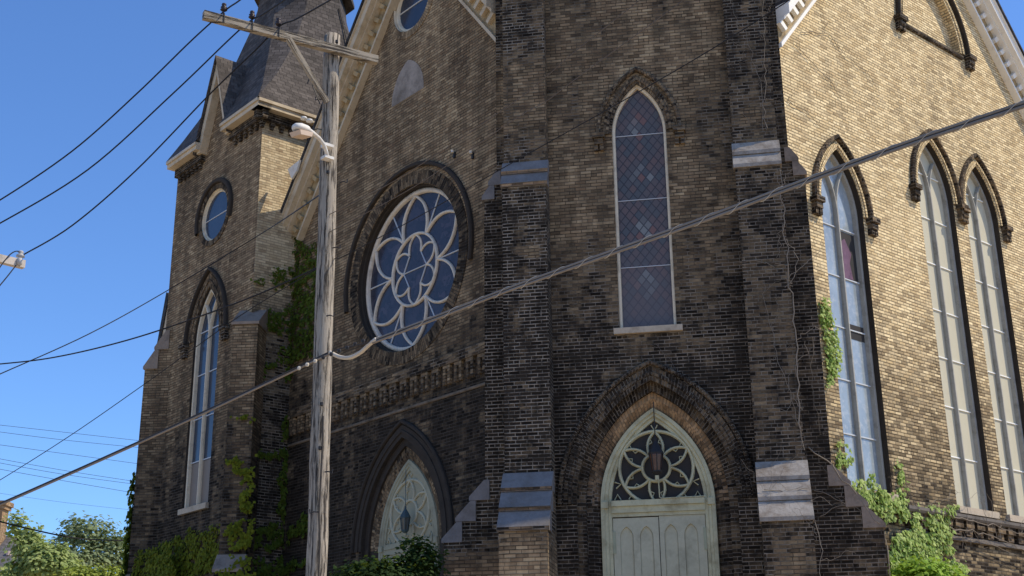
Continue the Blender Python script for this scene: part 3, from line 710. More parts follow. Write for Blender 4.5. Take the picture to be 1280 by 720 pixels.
for i, (cu, zs) in enumerate(GW):
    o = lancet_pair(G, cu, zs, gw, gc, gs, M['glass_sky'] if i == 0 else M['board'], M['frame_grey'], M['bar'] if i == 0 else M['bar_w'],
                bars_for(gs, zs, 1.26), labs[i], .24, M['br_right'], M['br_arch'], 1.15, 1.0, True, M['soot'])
    if i == 0:                      # broken pane: dark hole with old purple glass behind, two spots
        b = MB(); b.poly([G.P(u, z, -.234) for u, z in ((cu+.05, 11.42), (cu+.70, 11.42), (cu+.70, 12.62), (cu+.05, 12.62))]); b.build('broken_pane', M['void'], o)
        b = MB(); b.poly([G.P(u, z, -.230) for u, z in ((cu+.05, 11.42), (cu+.50, 11.45), (cu+.42, 11.85), (cu+.52, 12.1), (cu+.30, 12.45), (cu+.05, 12.3))]); b.build('stained_shard', M['stained_purple'], o)
        b = MB(); b.poly([G.P(u, z, -.232) for u, z in ((cu+.05, 9.94), (cu+.70, 9.94), (cu+.70, 10.3), (cu+.05, 10.3))]); b.build('broken_pane', M['void'], o)
# blind arch high in the gable
b = MB(); cu, zs, c = 6.66, 19.55, .95
b.sweep(G, [(arch(cu, zs, 1.36, c, 19.45), 0.), (arch(cu, zs, 1.355, c, 19.45), -.22)]); b.poly([G.P(u, z, -.2) for u, z in arch(cu, zs, 1.358, c, 19.45)])
ba = b.build('blind_arch', M['br_right'], CH)
arch_parts(G, ba, cu, zs, 1.362, c, 1.78, M['br_right'], M['br_dark'], 1.6, .13, True, .19)
b = MB(); b.prism(G, [(-.2, 19.36), (.05, 19.36), (.07, 19.40), (.07, 19.47), (-.2, 19.53)], cu-1.42, cu+1.42); b.build('string_course', M['br_dark'], ba)
# corbelled course under the windows
b = MB(); b.prism(G, [(-.02, 6.0), (.20, 6.0), (.24, 6.05), (.24, 6.12), (-.02, 6.185)], 2.5, 12.2); b.box(G, 2.5, 12.2, 5.52, 5.62, -.02, .10)
sb = b.build('sill_course', plain('sooty_stone_course', (.15, .135, .12), .9, .4, 3., .5, (.04, .038, .035), .4), CH)
first = None
for i in range(20):
    u = 2.75+i*.47; ctr = G.P(u, 5.62, 0)
    if first is None:
        q = MB(); q.box(G, u-.13, u+.13, 5.64, 5.82, -.01, .12); q.box(G, u-.17, u+.17, 5.823, 5.998, -.01, .17)
        first = q.build('corbel', M['br_arch'], sb, origin=ctr)
    else: copy_mesh(first, ctr, sb)

# ---- nave roofs behind the two gables
def nave(F, uc, za, halves, slope, depth, name):
    b = MB()
    for sg, half in zip((-1, 1), halves):
        zb = za-slope*half
        q = [F.P(uc, za, .0), F.P(uc, za, -depth), F.P(uc+sg*half, zb, -depth), F.P(uc+sg*half, zb, .0)]
        b.poly(q if sg > 0 else q[::-1])
    b.build(name, M['slate_dark'], CH)
nave(L, -3.35, 22.3+1.38, (6.3, 3.5), 1.27, 17, 'nave_roof'); nave(G, 6.1, 24.55+1.12, (6.75, 7.3), 1.18, 17, 'nave_roof')
b = MB()                                                   # side and rear walls of the two arms
b.poly([G.P(12.3, 0, 0), G.P(12.3, 0, -17), G.P(12.3, 17, -17), G.P(12.3, 17, 0)]); b.poly([L.P(-9.3, 0, -17), L.P(-9.3, 0, 0), L.P(-9.3, 15.5, 0), L.P(-9.3, 15.5, -17)])
b.build('side_wall', M['br_right'], CH)

# ---- left stair tower
u0, u1, nb = -14.9, -9.3, -4.25
b = MB()
b.wall(L, [(u0, 0), (u1, 0), (u1, 19.3), (-11.22, 19.3), (-12.05, 21.5), (-12.88, 19.3), (u0, 19.3)], [circ(-12.03, 16.65, .84, 40), arch(-12.02, 12.7, .80, 1.15, 7.6)], LTN)
b.poly([L.P(u0, 0, nb), L.P(u0, 0, LTN), L.P(u0, 19.3, LTN), L.P(u0, 19.3, nb)])
b.build('stair_tower_wall', M['br_ltower'], CH)
b = MB(); b.poly([L.P(u1, 0, LTN), L.P(u1, 0, nb), L.P(u1, 19.3, nb), L.P(u1, 19.3, LTN)]); b.build('stair_tower_side_wall', M['br_ltside'], CH)
lancet_pair(LT, -12.02, 12.7, .80, 1.15, 7.6, M['glass_tower'], M['frame'], M['bar'], [8.95, 10.25, 11.6, 12.95], 'two-light lancet window in the left stair tower', .16, M['br_arch2'], M['br_dark'], 1.34, 1.16, True, M['soot'])
b = MB(); b.poly([LT.P(u, z, -.157) for u, z in ((-12.72, 7.6), (-11.32, 7.6), (-11.32, 8.93), (-12.72, 8.93))]); b.build('brown_panel', plain('pale_brown_panel', (.20, .165, .135), .5, .15, 2., .2, (.25, .2, .17)), [o for o in CH.children if o.get('label', '').startswith('two-light')][0])  # flat brown panel just in front of the lower glass
b = MB(); cu, cz = -12.03, 16.65
b.sweep(LT, [(circ(cu, cz, .84, 40), 0.), (circ(cu, cz, .83, 40), -.12), (circ(cu, cz, .82, 40), -.07), (circ(cu, cz, .765, 40), -.06), (circ(cu, cz, .76, 40), -.11)], True)
o = b.build('round_window', M['frame'], CH, True); b = MB(); b.poly([LT.P(u, z, -.095) for u, z in circ(cu, cz, .78, 40)]); b.build('glass', M['glass_tower'], o)
b = MB(); b.bar(LT, [(cu-.75, cz-.02), (cu+.75, cz-.02)], .03, -.094, -.075); b.build('glazing_bar', M['bar'], o)
b = MB(); b.sweep(LT, [(circ(cu, cz, 1.02, 40), 0.), (circ(cu, cz, 1.02, 40), .03), (circ(cu, cz, .842, 40), .03), (circ(cu, cz, .84, 40), -.02)], True); b.build('arch_ring', M['br_arch2'], o)
b = MB(); hh = [circ(cu, cz, r, 32, -20, 200) for r in (1.17, 1.17, 1.14, 1.06, 1.03, 1.03)]
b.sweep(LT, [(hh[0], -.02), (hh[1], .08), (hh[2], .11), (hh[3], .11), (hh[4], .08), (hh[5], -.02)]); b.build('hood_mould', M['soot'], o)
# eaves
def eave(F, a, b_, z, name):
    q = MB(); q.box(F, a, b_, z+.06, z+.20, -.05, .40); q.box(F, a-.0, b_+.0, z+.203, z+.30, -.05, .45); o = q.build(name, M['trim'], CH)
    q = MB(); q.box(F, a+.1, b_-.1, z-.22, z+.057, -.02, .16); q.build('frieze', M['br_dark'], o)
    first = None; k = max(3, int((b_-a)/.34))
    for i in range(k):
        u = a+.2+(b_-a-.4)*(i+.5)/k; ctr = F.P(u, z-.5, 0)
        if first is None:
            q = MB(); q.box(F, u-.08, u+.08, z-.32, z-.222, -.01, .11); q.box(F, u-.055, u+.055, z-.43, z-.322, -.01, .07); first = q.build('corbel', M['br_dark'], o, origin=ctr)
        else: copy_mesh(first, ctr, o)
eave(LT, u0-.02, -12.86, 19.02, 'eaves_cornice'); eave(LT, -11.24, u1+.40, 19.02, 'eaves_cornice')
eave(LS, -LTN-.398, 4.2, 19.02, 'eaves_cornice')
# dormer gable on the front eaves
ac = -12.05; b = MB()
for sg in (-1, 1):
    q = [(ac+sg*.84, 19.0), (ac+sg*1.04, 19.0), (ac+sg*.02, 22.05), (ac, 22.0), (ac, 21.45)]
    if sg < 0: q = q[::-1]
    b.slab(LT, q, -.03, .26)
dg = b.build('dormer_cornice', M['trim'], CH)
b = MB()
for sg in (-1, 1):
    q = [LT.P(ac, 22.12, .36), LT.P(ac, 22.12, -3.0), LT.P(ac+sg*1.12, 18.98, -3.0), LT.P(ac+sg*1.12, 18.98, .36)]
    b.poly(q if sg > 0 else q[::-1])
b.build('dormer_roof', M['slate'], CH)
# bell-cast broach spire
cu, cn = -12.1, -1.45
def sect(w, c, z):
    pts = []
    for sx, sy, sw in ((1, 1, 0), (-1, 1, 1), (-1, -1, 0), (1, -1, 1)):
        p = [(sx*w, sy*(w-c)), (sx*(w-c), sy*w)]
        pts += p if not sw else p[::-1]
    return [L.P(cu+a, z, cn+d) for a, d in pts][::1]
secs = [(2.79, .17, 20.18), (2.52, .30, 20.8), (2.12, .46, 21.8), (1.78, .62, 22.9), (1.52, .74, 24.0), (1.40, .78, 24.75), (1.33, .77, 25.5)]
b = MB()
for (w0, c0, z0), (w1, c1, z1) in zip(secs, secs[1:]):
    A, B = sect(w0, c0, z0), sect(w1, c1, z1)
    for i in range(8): j = (i+1) % 8; b.poly([A[j], A[i], B[i], B[j]])
sp = b.build('spire', M['slate'], CH)
for F_, a_, e_ in ((LT, u0-.06, -12.86), (LT, -11.24, u1+.44)):
    b = MB(); l0, l1 = (a_, e_); i0 = .25 if a_ < u0 else 0; i1 = .6 if e_ > u1 else 0
    b.poly([F_.P(l0, 19.325, .45), F_.P(l1, 19.325, .45), F_.P(l1-i1, 20.2, -.02), F_.P(l0+i0, 20.2, -.02)]); b.build('eaves_roof', M['slate'], CH)
b = MB(); b.poly([LS.P(-LTN-.44, 19.325, .45), LS.P(4.3, 19.325, .45), LS.P(4.3, 20.2, -.02), LS.P(-LTN+.16, 20.2, -.02)]); b.poly([LS.P(-LTN-.44, 19.325, .44), LS.P(-LTN+.16, 20.2, -.02), LT.P(u1-.16, 20.2, -.02)]); b.build('eaves_roof', M['slate'], CH)
b = MB(); secs2 = [(1.33, .77, 25.48), (1.66, .97, 25.36), (1.66, .97, 25.46), (1.46, .85, 26.3), (.9, .52, 29.), (.05, .03, 36.)]
for (w0, c0, z0), (w1, c1, z1) in zip(secs2, secs2[1:]):
    A, B = sect(w0, c0, z0), sect(w1, c1, z1)
    for i in range(8): j = (i+1) % 8; b.poly([A[j], A[i], B[i], B[j]])
b.build('spire_cap', M['slate'], CH)
lw = [L.P(cu+2.0, 22.2, cn+1.55)]; b = MB()
b.tube([L.P(cu+1.46, 24.6, cn-.55), L.P(cu+1.56, 24.0, cn-.65), L.P(cu+1.86, 22.9, cn-.75), L.P(cu+2.25, 21.8, cn-.5), L.P(cu+2.6, 20.9, cn-.1)], .02, 5); b.build('lightning_cable', M['wire'], CH)
# stair tower buttresses
K = L.P(u1, 0, LTN); FD = Frame(K, n=(L.n+L.u)); FD2 = Frame(L.P(u0, 0, LTN), n=(L.n-L.u))
buttress(FD, -.36, .36, [.85, .52, -.2], [(5.4, 5.9, 1), (12.25, 12.9, 1)], M['br_ltower'], None, 12.95, -.5, M['stone_lt'])
buttress(FD2, -.40, .40, [.62, .42, -.2], [(5.4, 5.9, 1), (12.2, 13.45, 2)], M['br_ltower'], None, 13.5, -.6, M['stone_lt'])
q = [L.hit(*p_, -.6) for p_ in ((213, 368), (201, 438), (206, 440), (216, 384))]
b = MB(); b.slab(L, q, -1.2, -.55); b.build('side_rake', M['trim'], CH)
q = [L.hit(*p_, -.6) for p_ in ((211, 366), (198, 438), (201, 439), (214, 368))]
b = MB(); b.slab(L, q, -1.2, -.50); b.build('roof_edge', M['slate_dark'], CH)
# loose flashing at the foot of the left rake
b = MB(); pp = [L.hit(*q, .62) for q in ((361, 212), (376, 200), (372, 214), (366, 224))]
b.slab(L, pp[::-1], .60, .66); o = b.build('loose_flashing', M['white_metal'], CH)

# ---- steps and plinth below the frame
b = MB()
for k in range(8): b.box(T, -2.0-.0*k, 2.0, 0 if k == 0 else .35*k, .35*(k+1), -.3, 3.2-.38*k)
b.build('stone_steps', M['stone_pale'], CH)

# ================================================================== GROUND
def sheet(name, x0, x1, y0, y1, z, m):
    b = MB(); b.poly([(x0, y0, z), (x1, y0, z), (x1, y1, z), (x0, y1, z)]); return tag(b.build(name, m), kind='structure')
sheet('ground', -600, 600, -300, 900, -.14, M['ground']); sheet('road', -600, 600, -4, 9, -.136, M['asphalt'])
b = MB(); b.hexa([(-600, 9, -.14), (600, 9, -.14), (600, 12, -.14), (-600, 12, -.14)], [(-600, 9, 0), (600, 9, 0), (600, 12, 0), (-600, 12, 0)]); tag(b.build('pavement', M['pave']), kind='structure')

# ================================================================== UTILITY POLE AND LINES
PY = 16.
pt = at(415.5, 45, PY); pb = at(395, 735, PY); d = (pb-pt)/(pt.z-pb.z); pbase = pb+d*(pb.z+.14)
pole = empty('utility_pole', pbase); tag(pole, 'weathered grey wooden utility pole with one long side arm before the church', 'utility pole')
b = MB(); pts = []; k = 22
for i in range(k+1):
    t = i/k; p = pbase.lerp(pt, t); pts.append(p+Vector((.006*math.sin(i*1.7), .006*math.cos(i*2.3), 0)))
b.tube(pts, .140, 16, .114); b.build('pole_shaft', M['wood'], pole, True)
za = at(415, 62, PY-.17).z
def at_z(px, py, z):
    d = ray(px, py); return CAM+d*((z-CAM.z)/d.z)
ea, eb = at_z(253, 20.5, za), at_z(470, 77, za)
ad = (eb-ea); ad.z = 0; alen = ad.length; ad.normalize()
FA = Frame(ea, n=Vector((ad.y, -ad.x, 0)))
# arm passes in front of the pole
ctr = pbase.lerp(pt, .98); off = (ctr-FA.o).dot(FA.n)
FA.o += FA.n*(off+.185)
arm = MB(); arm.box(FA, 0, alen, za-.058, za+.058, -.045, .045); armo = arm.build('crossarm', M['woodarm'], pole)
armo.rotation_euler = (0, 0, 0)
ub = (at(340, 50, PY)-FA.o).dot(FA.u); up_ = (ctr-FA.o).dot(FA.u)
b = MB(); pA = FA.P(ub, za-.07, .075); pB = at(409, 128, PY-.2)
dd = (pB-pA).normalized(); side = FA.n; upv = side.cross(dd).normalized()
def beam(b, p, q, hw, hh, side, upv):
    c = [p+side*hw*sx+upv*hh*sy for sx, sy in ((-1, -1), (1, -1), (1, 1), (-1, 1))]; e = [q+side*hw*sx+upv*hh*sy for sx, sy in ((-1, -1), (1, -1), (1, 1), (-1, 1))]
    b.poly(c); b.poly(e[::-1]); l = (q-p).length
    for i in range(4): j = (i+1) % 4; w_ = (c[j]-c[i]).length; b.poly([c[j], c[i], e[i], e[j]], [(0, w_+i), (0, i), (l, i), (l, w_+i)])
beam(b, pA, pB, .03, .036, side, upv); b.build('brace', M['woodarm'], pole)
INS = []
for px, py in ((281, 17), (316, 27), (349, 36)):
    q = at_z(px, py+5, za); u = (q-FA.o).dot(FA.u); o = FA.P(u, za+.06, 0)
    b = MB(); b.tube([o, o+Vector((0, 0, .10))], .011, 6); b.lathe(o+Vector((0, 0, .085)), [(.0, .0), (.035, .0), (.05, .012), (.03, .03), (.045, .05), (.022, .068), (.034, .085), (.03, .105), (.0, .11)], 10)
    b.build('insulator', M['brownins'], pole, True); INS.append(o+Vector((0, 0, .18)))
    q = MB(); q.tube([o+FA.n*.05+Vector((0, 0, .02)), o+FA.n*.055+Vector((0, 0, -.13))], .008, 5); q.build('bolt', M['iron'], pole)
# staples, hooks and step irons on the shaft
for px, py, s in ((404, 125, -1), (402, 162, -1), (425, 228, 1), (410, 215, 0), (416, 310, 1), (408, 395, 1), (402, 505, 0), (400, 560, 0), (406, 590, 1), (398, 640, -1), (421, 52, 0)):
    p = at(px, py, PY-.16); b = MB()
    if s: b.tube([p, p+Vector((.05*s, -.03, .0)), p+Vector((.10*s, -.04, -.02)), p+Vector((.105*s, -.04, .03))], .009, 5)
    else: b.lathe(p+Vector((0, -.0, 0)), [(0, -.03), (.022, -.02), (.022, .02), (0, .03)], 8)
    b.build('step_iron', M['iron'], pole)
b = MB(); wp = [at(px, py, PY-.165) for px, py in ((404, 520), (403, 560), (401, 600), (399, 640), (400, 680), (398, 730))]; b.tube(wp, .012, 5); b.build('ground_wire', M['cable_dk'], pole)
b = MB(); wp = [at(x, y, PY-.20) for x, y in ((384, 105), (389, 92), (390, 88), (391, 108), (400, 130))]; b.tube(wp, .008, 5); b.build('switch_bracket', M['iron'], pole)

# street lamp on the pole
lp = at(405, 196, PY-.16); sl = empty('street_lamp', lp); tag(sl, 'white floodlight street lamp on a curved arm fixed to the pole', 'street lamp')
b = MB(); Y2 = PY-.45; b.tube([at(412, 199, PY-.14), at(409, 199, PY-.2), at(408, 190, PY-.28), at(405, 181, PY-.36), at(399, 173, Y2), at(391, 166, PY-.6), at(383, 160, PY-.75)], .028, 8); b.build('lamp_arm', M['white_metal'], sl, True)
for y_ in (184, 199):
    q = at(411, y_, PY-.17); b = MB(); b.box(Frame(q, YL), -.05, .07, q.z-.02, q.z+.02, -.04, .1); b.build('clamp', M['white_metal'], sl)
ca = at(386, 163, PY-.7); cb = at(367, 158.5, PY-.95); dv = (cb-ca).normalized(); sd = dv.cross(Vector((0, 0, 1))).normalized(); uu = sd.cross(dv).normalized()
b = MB(); prof = [(0, .04, .04), (.05, .07, .06), (.18, .088, .07), (.25, .078, .06), (.29, .045, .04)]
rings = [[ca+dv*t+sd*a*math.cos(6.2832*j/12)+uu*c_*(max(math.sin(6.2832*j/12), -.55)) for j in range(12)] for t, a, c_ in prof]
for A, B in zip(rings, rings[1:]):
    for j in range(12): q = (j+1) % 12; b.poly([A[j], A[q], B[q], B[j]])
b.poly(rings[0][::-1]); b.poly(rings[-1]); b.build('lamp_head', M['white_metal'], sl, True)
b = MB(); cc = ca+dv*.16-uu*.055; b.hexa([cc+sd*-.085-dv*.11-uu*.06, cc+sd*.085-dv*.11-uu*.06, cc+sd*.085+dv*.11-uu*.06, cc+sd*-.085+dv*.11-uu*.06], [cc+sd*-.095-dv*.13, cc+sd*.095-dv*.13, cc+sd*.095+dv*.13, cc+sd*-.095+dv*.13]); b.build('lens', plain('aged_lens', (.55, .43, .33), .35, .3, 8.), sl)
for px, py in ((380, 149), (387, 152)):
    b = MB(); b.lathe(at(px, py, PY-.6), [(0, .035), (.035, .03), (.05, 0), (.0, -.005)], 10); b.build('photocell', M['white_metal'], sl, True)

# second arm at the left edge, its pole stands out of frame
e1 = at(30, 331, 18.); e0 = at_z(-170, 283, e1.z); d2 = (e1-e0); l2 = d2.length; d2.normalize(); FB = Frame(e0, n=Vector((d2.y, -d2.x, 0)))
pm = FB.P(l2*.35, -.14, -.2); p2 = empty('utility_pole', pm); tag(p2, 'pale crossarm end of a second pole at the left edge of the picture', 'utility pole')
b = MB(); b.tube([pm, FB.P(l2*.35, e1.z+.8, -.2)], .16, 14, .12); b.build('pole_shaft', M['wood'], p2, True)
b = MB(); b.box(FB, 0, l2, e1.z-.06, e1.z+.06, -.05, .05); b.build('crossarm', plain('pale_grey_arm', (.50, .45, .40), .8, .3, 5., .2), p2)
io = FB.P(l2-.07, e1.z+.06, 0); b = MB(); b.lathe(io, [(0, 0), (.03, 0), (.03, .04), (.065, .05), (.06, .075), (.025, .10), (.045, .12), (.03, .145), (0, .15)], 12); b.build('insulator', M['porcelain'], p2, True)
io2 = FB.P(l2-.1, e1.z+.01, .07); b = MB(); b.lathe(io2, [(0, -.06), (.035, -.05), (.045, 0), (.035, .05), (0, .06)], 10); b.build('insulator', M['porcelain'], p2, True)

def line(pts, r, name, m, label, cat='power line', group=None, seg=5, sag=0., N=16):
    """each pts entry is a world point; smooth catenary-like pieces between them"""
    out = []
    for a, c in zip(pts, pts[1:]):
        for i in range(N):
            t = i/N; p = a.lerp(c, t); p.z -= sag*4*t*(1-t)*(c-a).length*.02; out.append(p)
    out.append(pts[-1]); b = MB(); b.tube(out, r, seg)
    return tag(b.build(name, m, None, True), label, cat, group)
def px3(lst): return [at(x, y, Y) for x, y, Y in lst]
def spl(pts, N=8):
    out = []; P_ = [pts[0]]+pts+[pts[-1]]
    for i in range(1, len(P_)-2):
        p0, p1, p2_, p3 = P_[i-1:i+3]
        for k in range(N):
            t = k/N; out.append(.5*((2*p1)+(p2_-p0)*t+(2*p0-5*p1+4*p2_-p3)*t*t+(3*p1-p0-3*p2_+p3)*t**3))
    out.append(pts[-1]); return out
def sline(lst, r, m, label, cat='power line', r1=None, name='power_line'):
    b = MB(); b.tube(spl(px3(lst)), r, 6, r1); return tag(b.build(name, m, None, True), label, cat)
yI = [p.y for p in INS]
sline([(340, -32, yI[0]-1.5), (300, 0, yI[0]-.4), (281, 13.5, yI[0]), (240, 50, yI[0]+.1), (170, 118, yI[0]+.4), (90, 189, yI[0]+.9), (0, 250, yI[0]+1.5), (-60, 282, yI[0]+1.9)], .011, M['wire'], 'black power line over the outermost insulator of the side arm')
sline([(400, -30, yI[1]-2), (330, 17, yI[1]-.4), (316, 24, yI[1]), (290, 46, yI[1]+.1), (215, 118, yI[1]+.4), (110, 212, yI[1]+.9), (0, 279, yI[1]+1.5), (-60, 308, yI[1]+1.9)], .011, M['wire'], 'black power line over the middle insulator of the side arm')
sline([(480, -40, yI[2]-3), (413, 0, yI[2]-1.2), (370, 24, yI[2]-.3), (349, 33, yI[2]), (320, 62, yI[2]+.2), (262, 118, yI[2]+.6), (170, 213, yI[2]+1.2), (90, 282, yI[2]+1.8), (30, 318, 18.)], .011, M['wire'], 'black power line from innermost insulator down to the pale arm at the left')
sline([(29, 319, 18.), (22, 314, 17.9), (14, 317, 17.7), (5, 327, 17.5), (-8, 345, 17.3)], .009, M['wire'], 'looped jumper wire on the pale arm at the left edge')
sline([(22, 329, 17.9), (8, 347, 17.7), (-8, 366, 17.5)], .009, M['wire'], 'short wire dropping below the pale arm at the left edge')
sline([(-40, 485, 24), (0, 467.5, 24.3), (110, 418, 25.5), (207, 364.5, 27), (330, 290, 27.2), (408, 238, 16.5)], .012, M['wire'], 'thin wire rising over the left tower at round window level')
sline([(-40, 458, 20), (0, 455, 20), (60, 448, 19.6), (130, 433, 18.8), (205, 411, 18), (313, 372, 17), (405, 331, 16.1)], .011, M['wire'], 'thin wire crossing the stair tower lancet at its arch')
sline([(-40, 622, 20), (0, 600, 19.6), (90, 543, 18.8), (185, 477, 18), (250, 430, 17.2), (312, 387, 16.7), (412, 327, 16), (430, 320, 15.8), (530, 267, 14.8), (634, 207, 13.6), (770, 131, 12), (892, 60, 10.6), (1010, -15, 9.4)], .006, M['wire'], 'thin wire passing the pole and slanting across the tower lancet top')
sline([(412, 268, 15.9), (500, 222, 15), (635, 133, 13.6), (680, 98, 13.1), (722, 62, 12.7), (800, 0, 12), (850, -40, 11.5)], .005, M['vine_dk'], 'upper faint wire crossing the brick above the tower lancet')
sline([(412, 290, 15.9), (520, 232, 14.9), (642, 150, 13.6), (682, 127, 13.1), (722, 97, 12.7), (855, 0, 11.6), (910, -42, 11.2)], .005, M['vine_dk'], 'lower faint wire crossing the brick above the tower lancet')
# far service lines at the left
FAR = [((-30, 528), (60, 538), (185, 552), .008), ((-30, 536), (80, 550), (190, 561), .008), ((-30, 552), (80, 567), (190, 582), .008), ((-30, 568), (80, 588), (190, 605), .008), ((-30, 573), (80, 593), (190, 608), .008), ((-30, 581), (80, 601), (190, 620), .008), ((-30, 612), (80, 628), (190, 640), .005)]
names = ['topmost', 'second', 'third', 'fourth', 'fifth', 'sixth', 'lowest and faintest']
for q, nm_ in zip(FAR, names):
    sline([(*q[0], 46), (*q[1], 50), (*q[2], 54)], q[3], M['wire'], nm_+' of the far thin wires in the sky left of the tower')
sline([(-30, 640, 40), (4, 653, 40.5), (84, 671, 43), (130, 675, 44.5), (195, 676, 47)], .026, M['wire'], 'dark low service cable hanging across the tree tops')

# the heavy cable bundle
CB = [(-60, 655, 19.), (0, 630, 18.6), (120, 577, 17.9), (230, 527, 17.2), (330, 480, 16.6), (412, 441, 15.72)]
CR = [(466, 427, 15.1), (560, 391, 14.4), (640, 360, 13.7), (760, 317, 12.7), (880, 274, 11.7), (1000, 229, 10.8), (1130, 181, 9.9), (1290, 127, 8.9), (1420, 84, 8.2)]
cable = empty('telephone_cable', at(412, 441, 15.72)); tag(cable, 'heavy twin telephone cable slanting across the whole church past the pole', 'cable')
Z = Vector((0, 0, 1))
b = MB(); b.tube(spl(px3(CB)), .022, 8); b.build('cable_sheath', M['cable_dk'], cable, True)
b = MB(); b.tube([p+Z*-.020+Vector((0, -.012, 0)) for p in spl(px3(CB))], .014, 6); b.build('cable_sheath', M['cable_lt'], cable, True)
b = MB(); b.tube([p+Z*.004 for p in spl(px3([CB[-2], CB[-1]]+CR))], .010, 6); b.build('messenger_wire', M['cable_dk'], cable, True)
b = MB(); b.tube([p+Z*.014 for p in spl(px3(CR))], .0165, 8); b.build('cable_sheath', M['cable_lt'], cable, True)
b = MB(); b.tube([p+Z*-.020+Vector((0, -.004, 0)) for p in spl(px3(CR))], .0155, 8); b.build('cable_sheath', M['cable_lt'], cable, True)
b = MB(); b.tube([p+Z*-.003+Vector((0, -.012, 0)) for p in spl(px3(CR))], .006, 5); b.build('lashing', M['cable_dk'], cable, True)
hp = []; base = spl(px3(CR), 60); acc = 0
for a_, c_ in zip(base, base[1:]):
    acc += (c_-a_).length; d_ = (c_-a_).normalized(); s1 = d_.cross(Z).normalized(); s2 = s1.cross(d_)
    an = acc/.42*6.28318; hp.append(a_+Z*-.003+s1*.021*math.cos(an)+s2*.036*math.sin(an))
b = MB(); b.tube(hp, .0035, 4); b.build('lashing', M['cable_pale'], cable, True)
b = MB(); b.tube(spl(px3([(412, 440, 15.7), (424, 446, 15.66), (437, 447, 15.5), (450, 441, 15.35), (460, 432, 15.2), (470, 424, 15.05)])), .026, 8); b.build('drip_loop', M['cable_pale'], cable, True)
for k in range(9):                     # lashing clamps on the span next to the pole
    t = k/8; p = at(374+t*80, 460-t*36, 15.9-.5*t) if k < 4 else at(374+t*80, 459-t*33, 15.9-.8*t)
    b = MB(); b.lathe(p, [(0, -.03), (.018, -.026), (.026, 0), (.018, .02), (0, .024)], 6); b.build('cable_clamp', M['cable_pale'] if k in (0, 1, 2) else M['iron'], cable)

# ================================================================== PLANTS
def leaf_quad(b, p, nrm, size, rng, droop=.6):
    nrm = (nrm+Vector((rng.uniform(-.5, .5), rng.uniform(-.5, .5), rng.uniform(-.2, .5)))).normalized()
    down = Vector((rng.uniform(-.5, .5), rng.uniform(-.5, .5), -droop)); down = (down-nrm*down.dot(nrm))
    if down.length < .05: down = nrm.orthogonal()
    down.normalize(); sd = nrm.cross(down); s = size*rng.uniform(.6, 1.25)
    a = p; tip = p+down*s; l = p+down*s*.42+sd*s*.46-nrm*s*.10; r = p+down*s*.42-sd*s*.46-nrm*s*.10
    sh = p+down*s*.06
    i = len(b.v); b.v += [sh, l, tip, r]; b.f.append([i, i+1, i+2]); b.f.append([i, i+2, i+3])
    b.uv.append([(0, 0), (1, 0), (1, 1)]); b.uv.append([(0, 0), (1, 1), (0, 1)])
def inpoly(x, y, P_):
    c = False; j = len(P_)-1
    for i in range(len(P_)):
        if (P_[i][1] > y) != (P_[j][1] > y) and x < (P_[j][0]-P_[i][0])*(y-P_[i][1])/(P_[j][1]-P_[i][1])+P_[i][0]: c = not c
        j = i
    return c
from mathutils import noise as mnoise
def ivy(patches, m, label, size=.13, seed=1, thick=.09, stems=True):
    """patches: (frame, n, polygon corners (u,z) in metres, leaves per m2, ragged)"""
    rng = random.Random(seed); b = MB(); ctrs = []
    for F, n, poly, dens, rag in patches:
        us = [p[0] for p in poly]; zs = [p[1] for p in poly]; A = (max(us)-min(us)+.4)*(max(zs)-min(zs)+.4)
        for _ in range(int(A*dens)):
            u, z = rng.uniform(min(us)-.2, max(us)+.2), rng.uniform(min(zs)-.2, max(zs)+.2)
            q = mnoise.noise(Vector((u*2.2, z*2.2, seed*3.1))); q2 = mnoise.noise(Vector((u*5.5, z*5.5, seed*1.1)))
            if not inpoly(u+q*.28*rag+q2*.14*rag, z+q2*.28*rag-q*.14*rag, poly): continue
            if q2+q*.7 < -.35*1.1: continue
            nn = n+.03+abs(rng.gauss(0, 1))*thick*.5*(1+q)
            leaf_quad(b, F.P(u, z, nn), F.n, size, rng)
    return tag(b.build('ivy', m), label, 'ivy')
def pp(F, n, lst): return [F.hit(x, y, n) for x, y in lst]
def lsp(lst): return [LS.hit(x, y, 0) for x, y in lst]
D = 520
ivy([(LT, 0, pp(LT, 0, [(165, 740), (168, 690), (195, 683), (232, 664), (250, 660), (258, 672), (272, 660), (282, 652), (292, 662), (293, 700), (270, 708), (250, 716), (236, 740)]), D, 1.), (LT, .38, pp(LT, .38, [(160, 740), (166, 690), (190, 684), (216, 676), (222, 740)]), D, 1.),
     (FD, .54, pp(FD, .54, [(284, 655), (296, 646), (318, 648), (316, 684), (300, 688), (286, 680)]), 900, .8),
     (FD, .52, pp(FD, .52, [(283, 576), (300, 570), (316, 566), (317, 640), (306, 640), (302, 596), (286, 582)]), 800, .8),
     (FD, .52, pp(FD, .52, [(290, 518), (316, 516), (317, 524), (294, 522)]), D, .8),
     (FD, .86, pp(FD, .86, [(272, 710), (286, 700), (314, 694), (316, 740), (280, 740)]), D, .8)],
    M['ivy_shade'], 'green ivy spread over the foot and corner buttress of the stair tower', .105, 3)
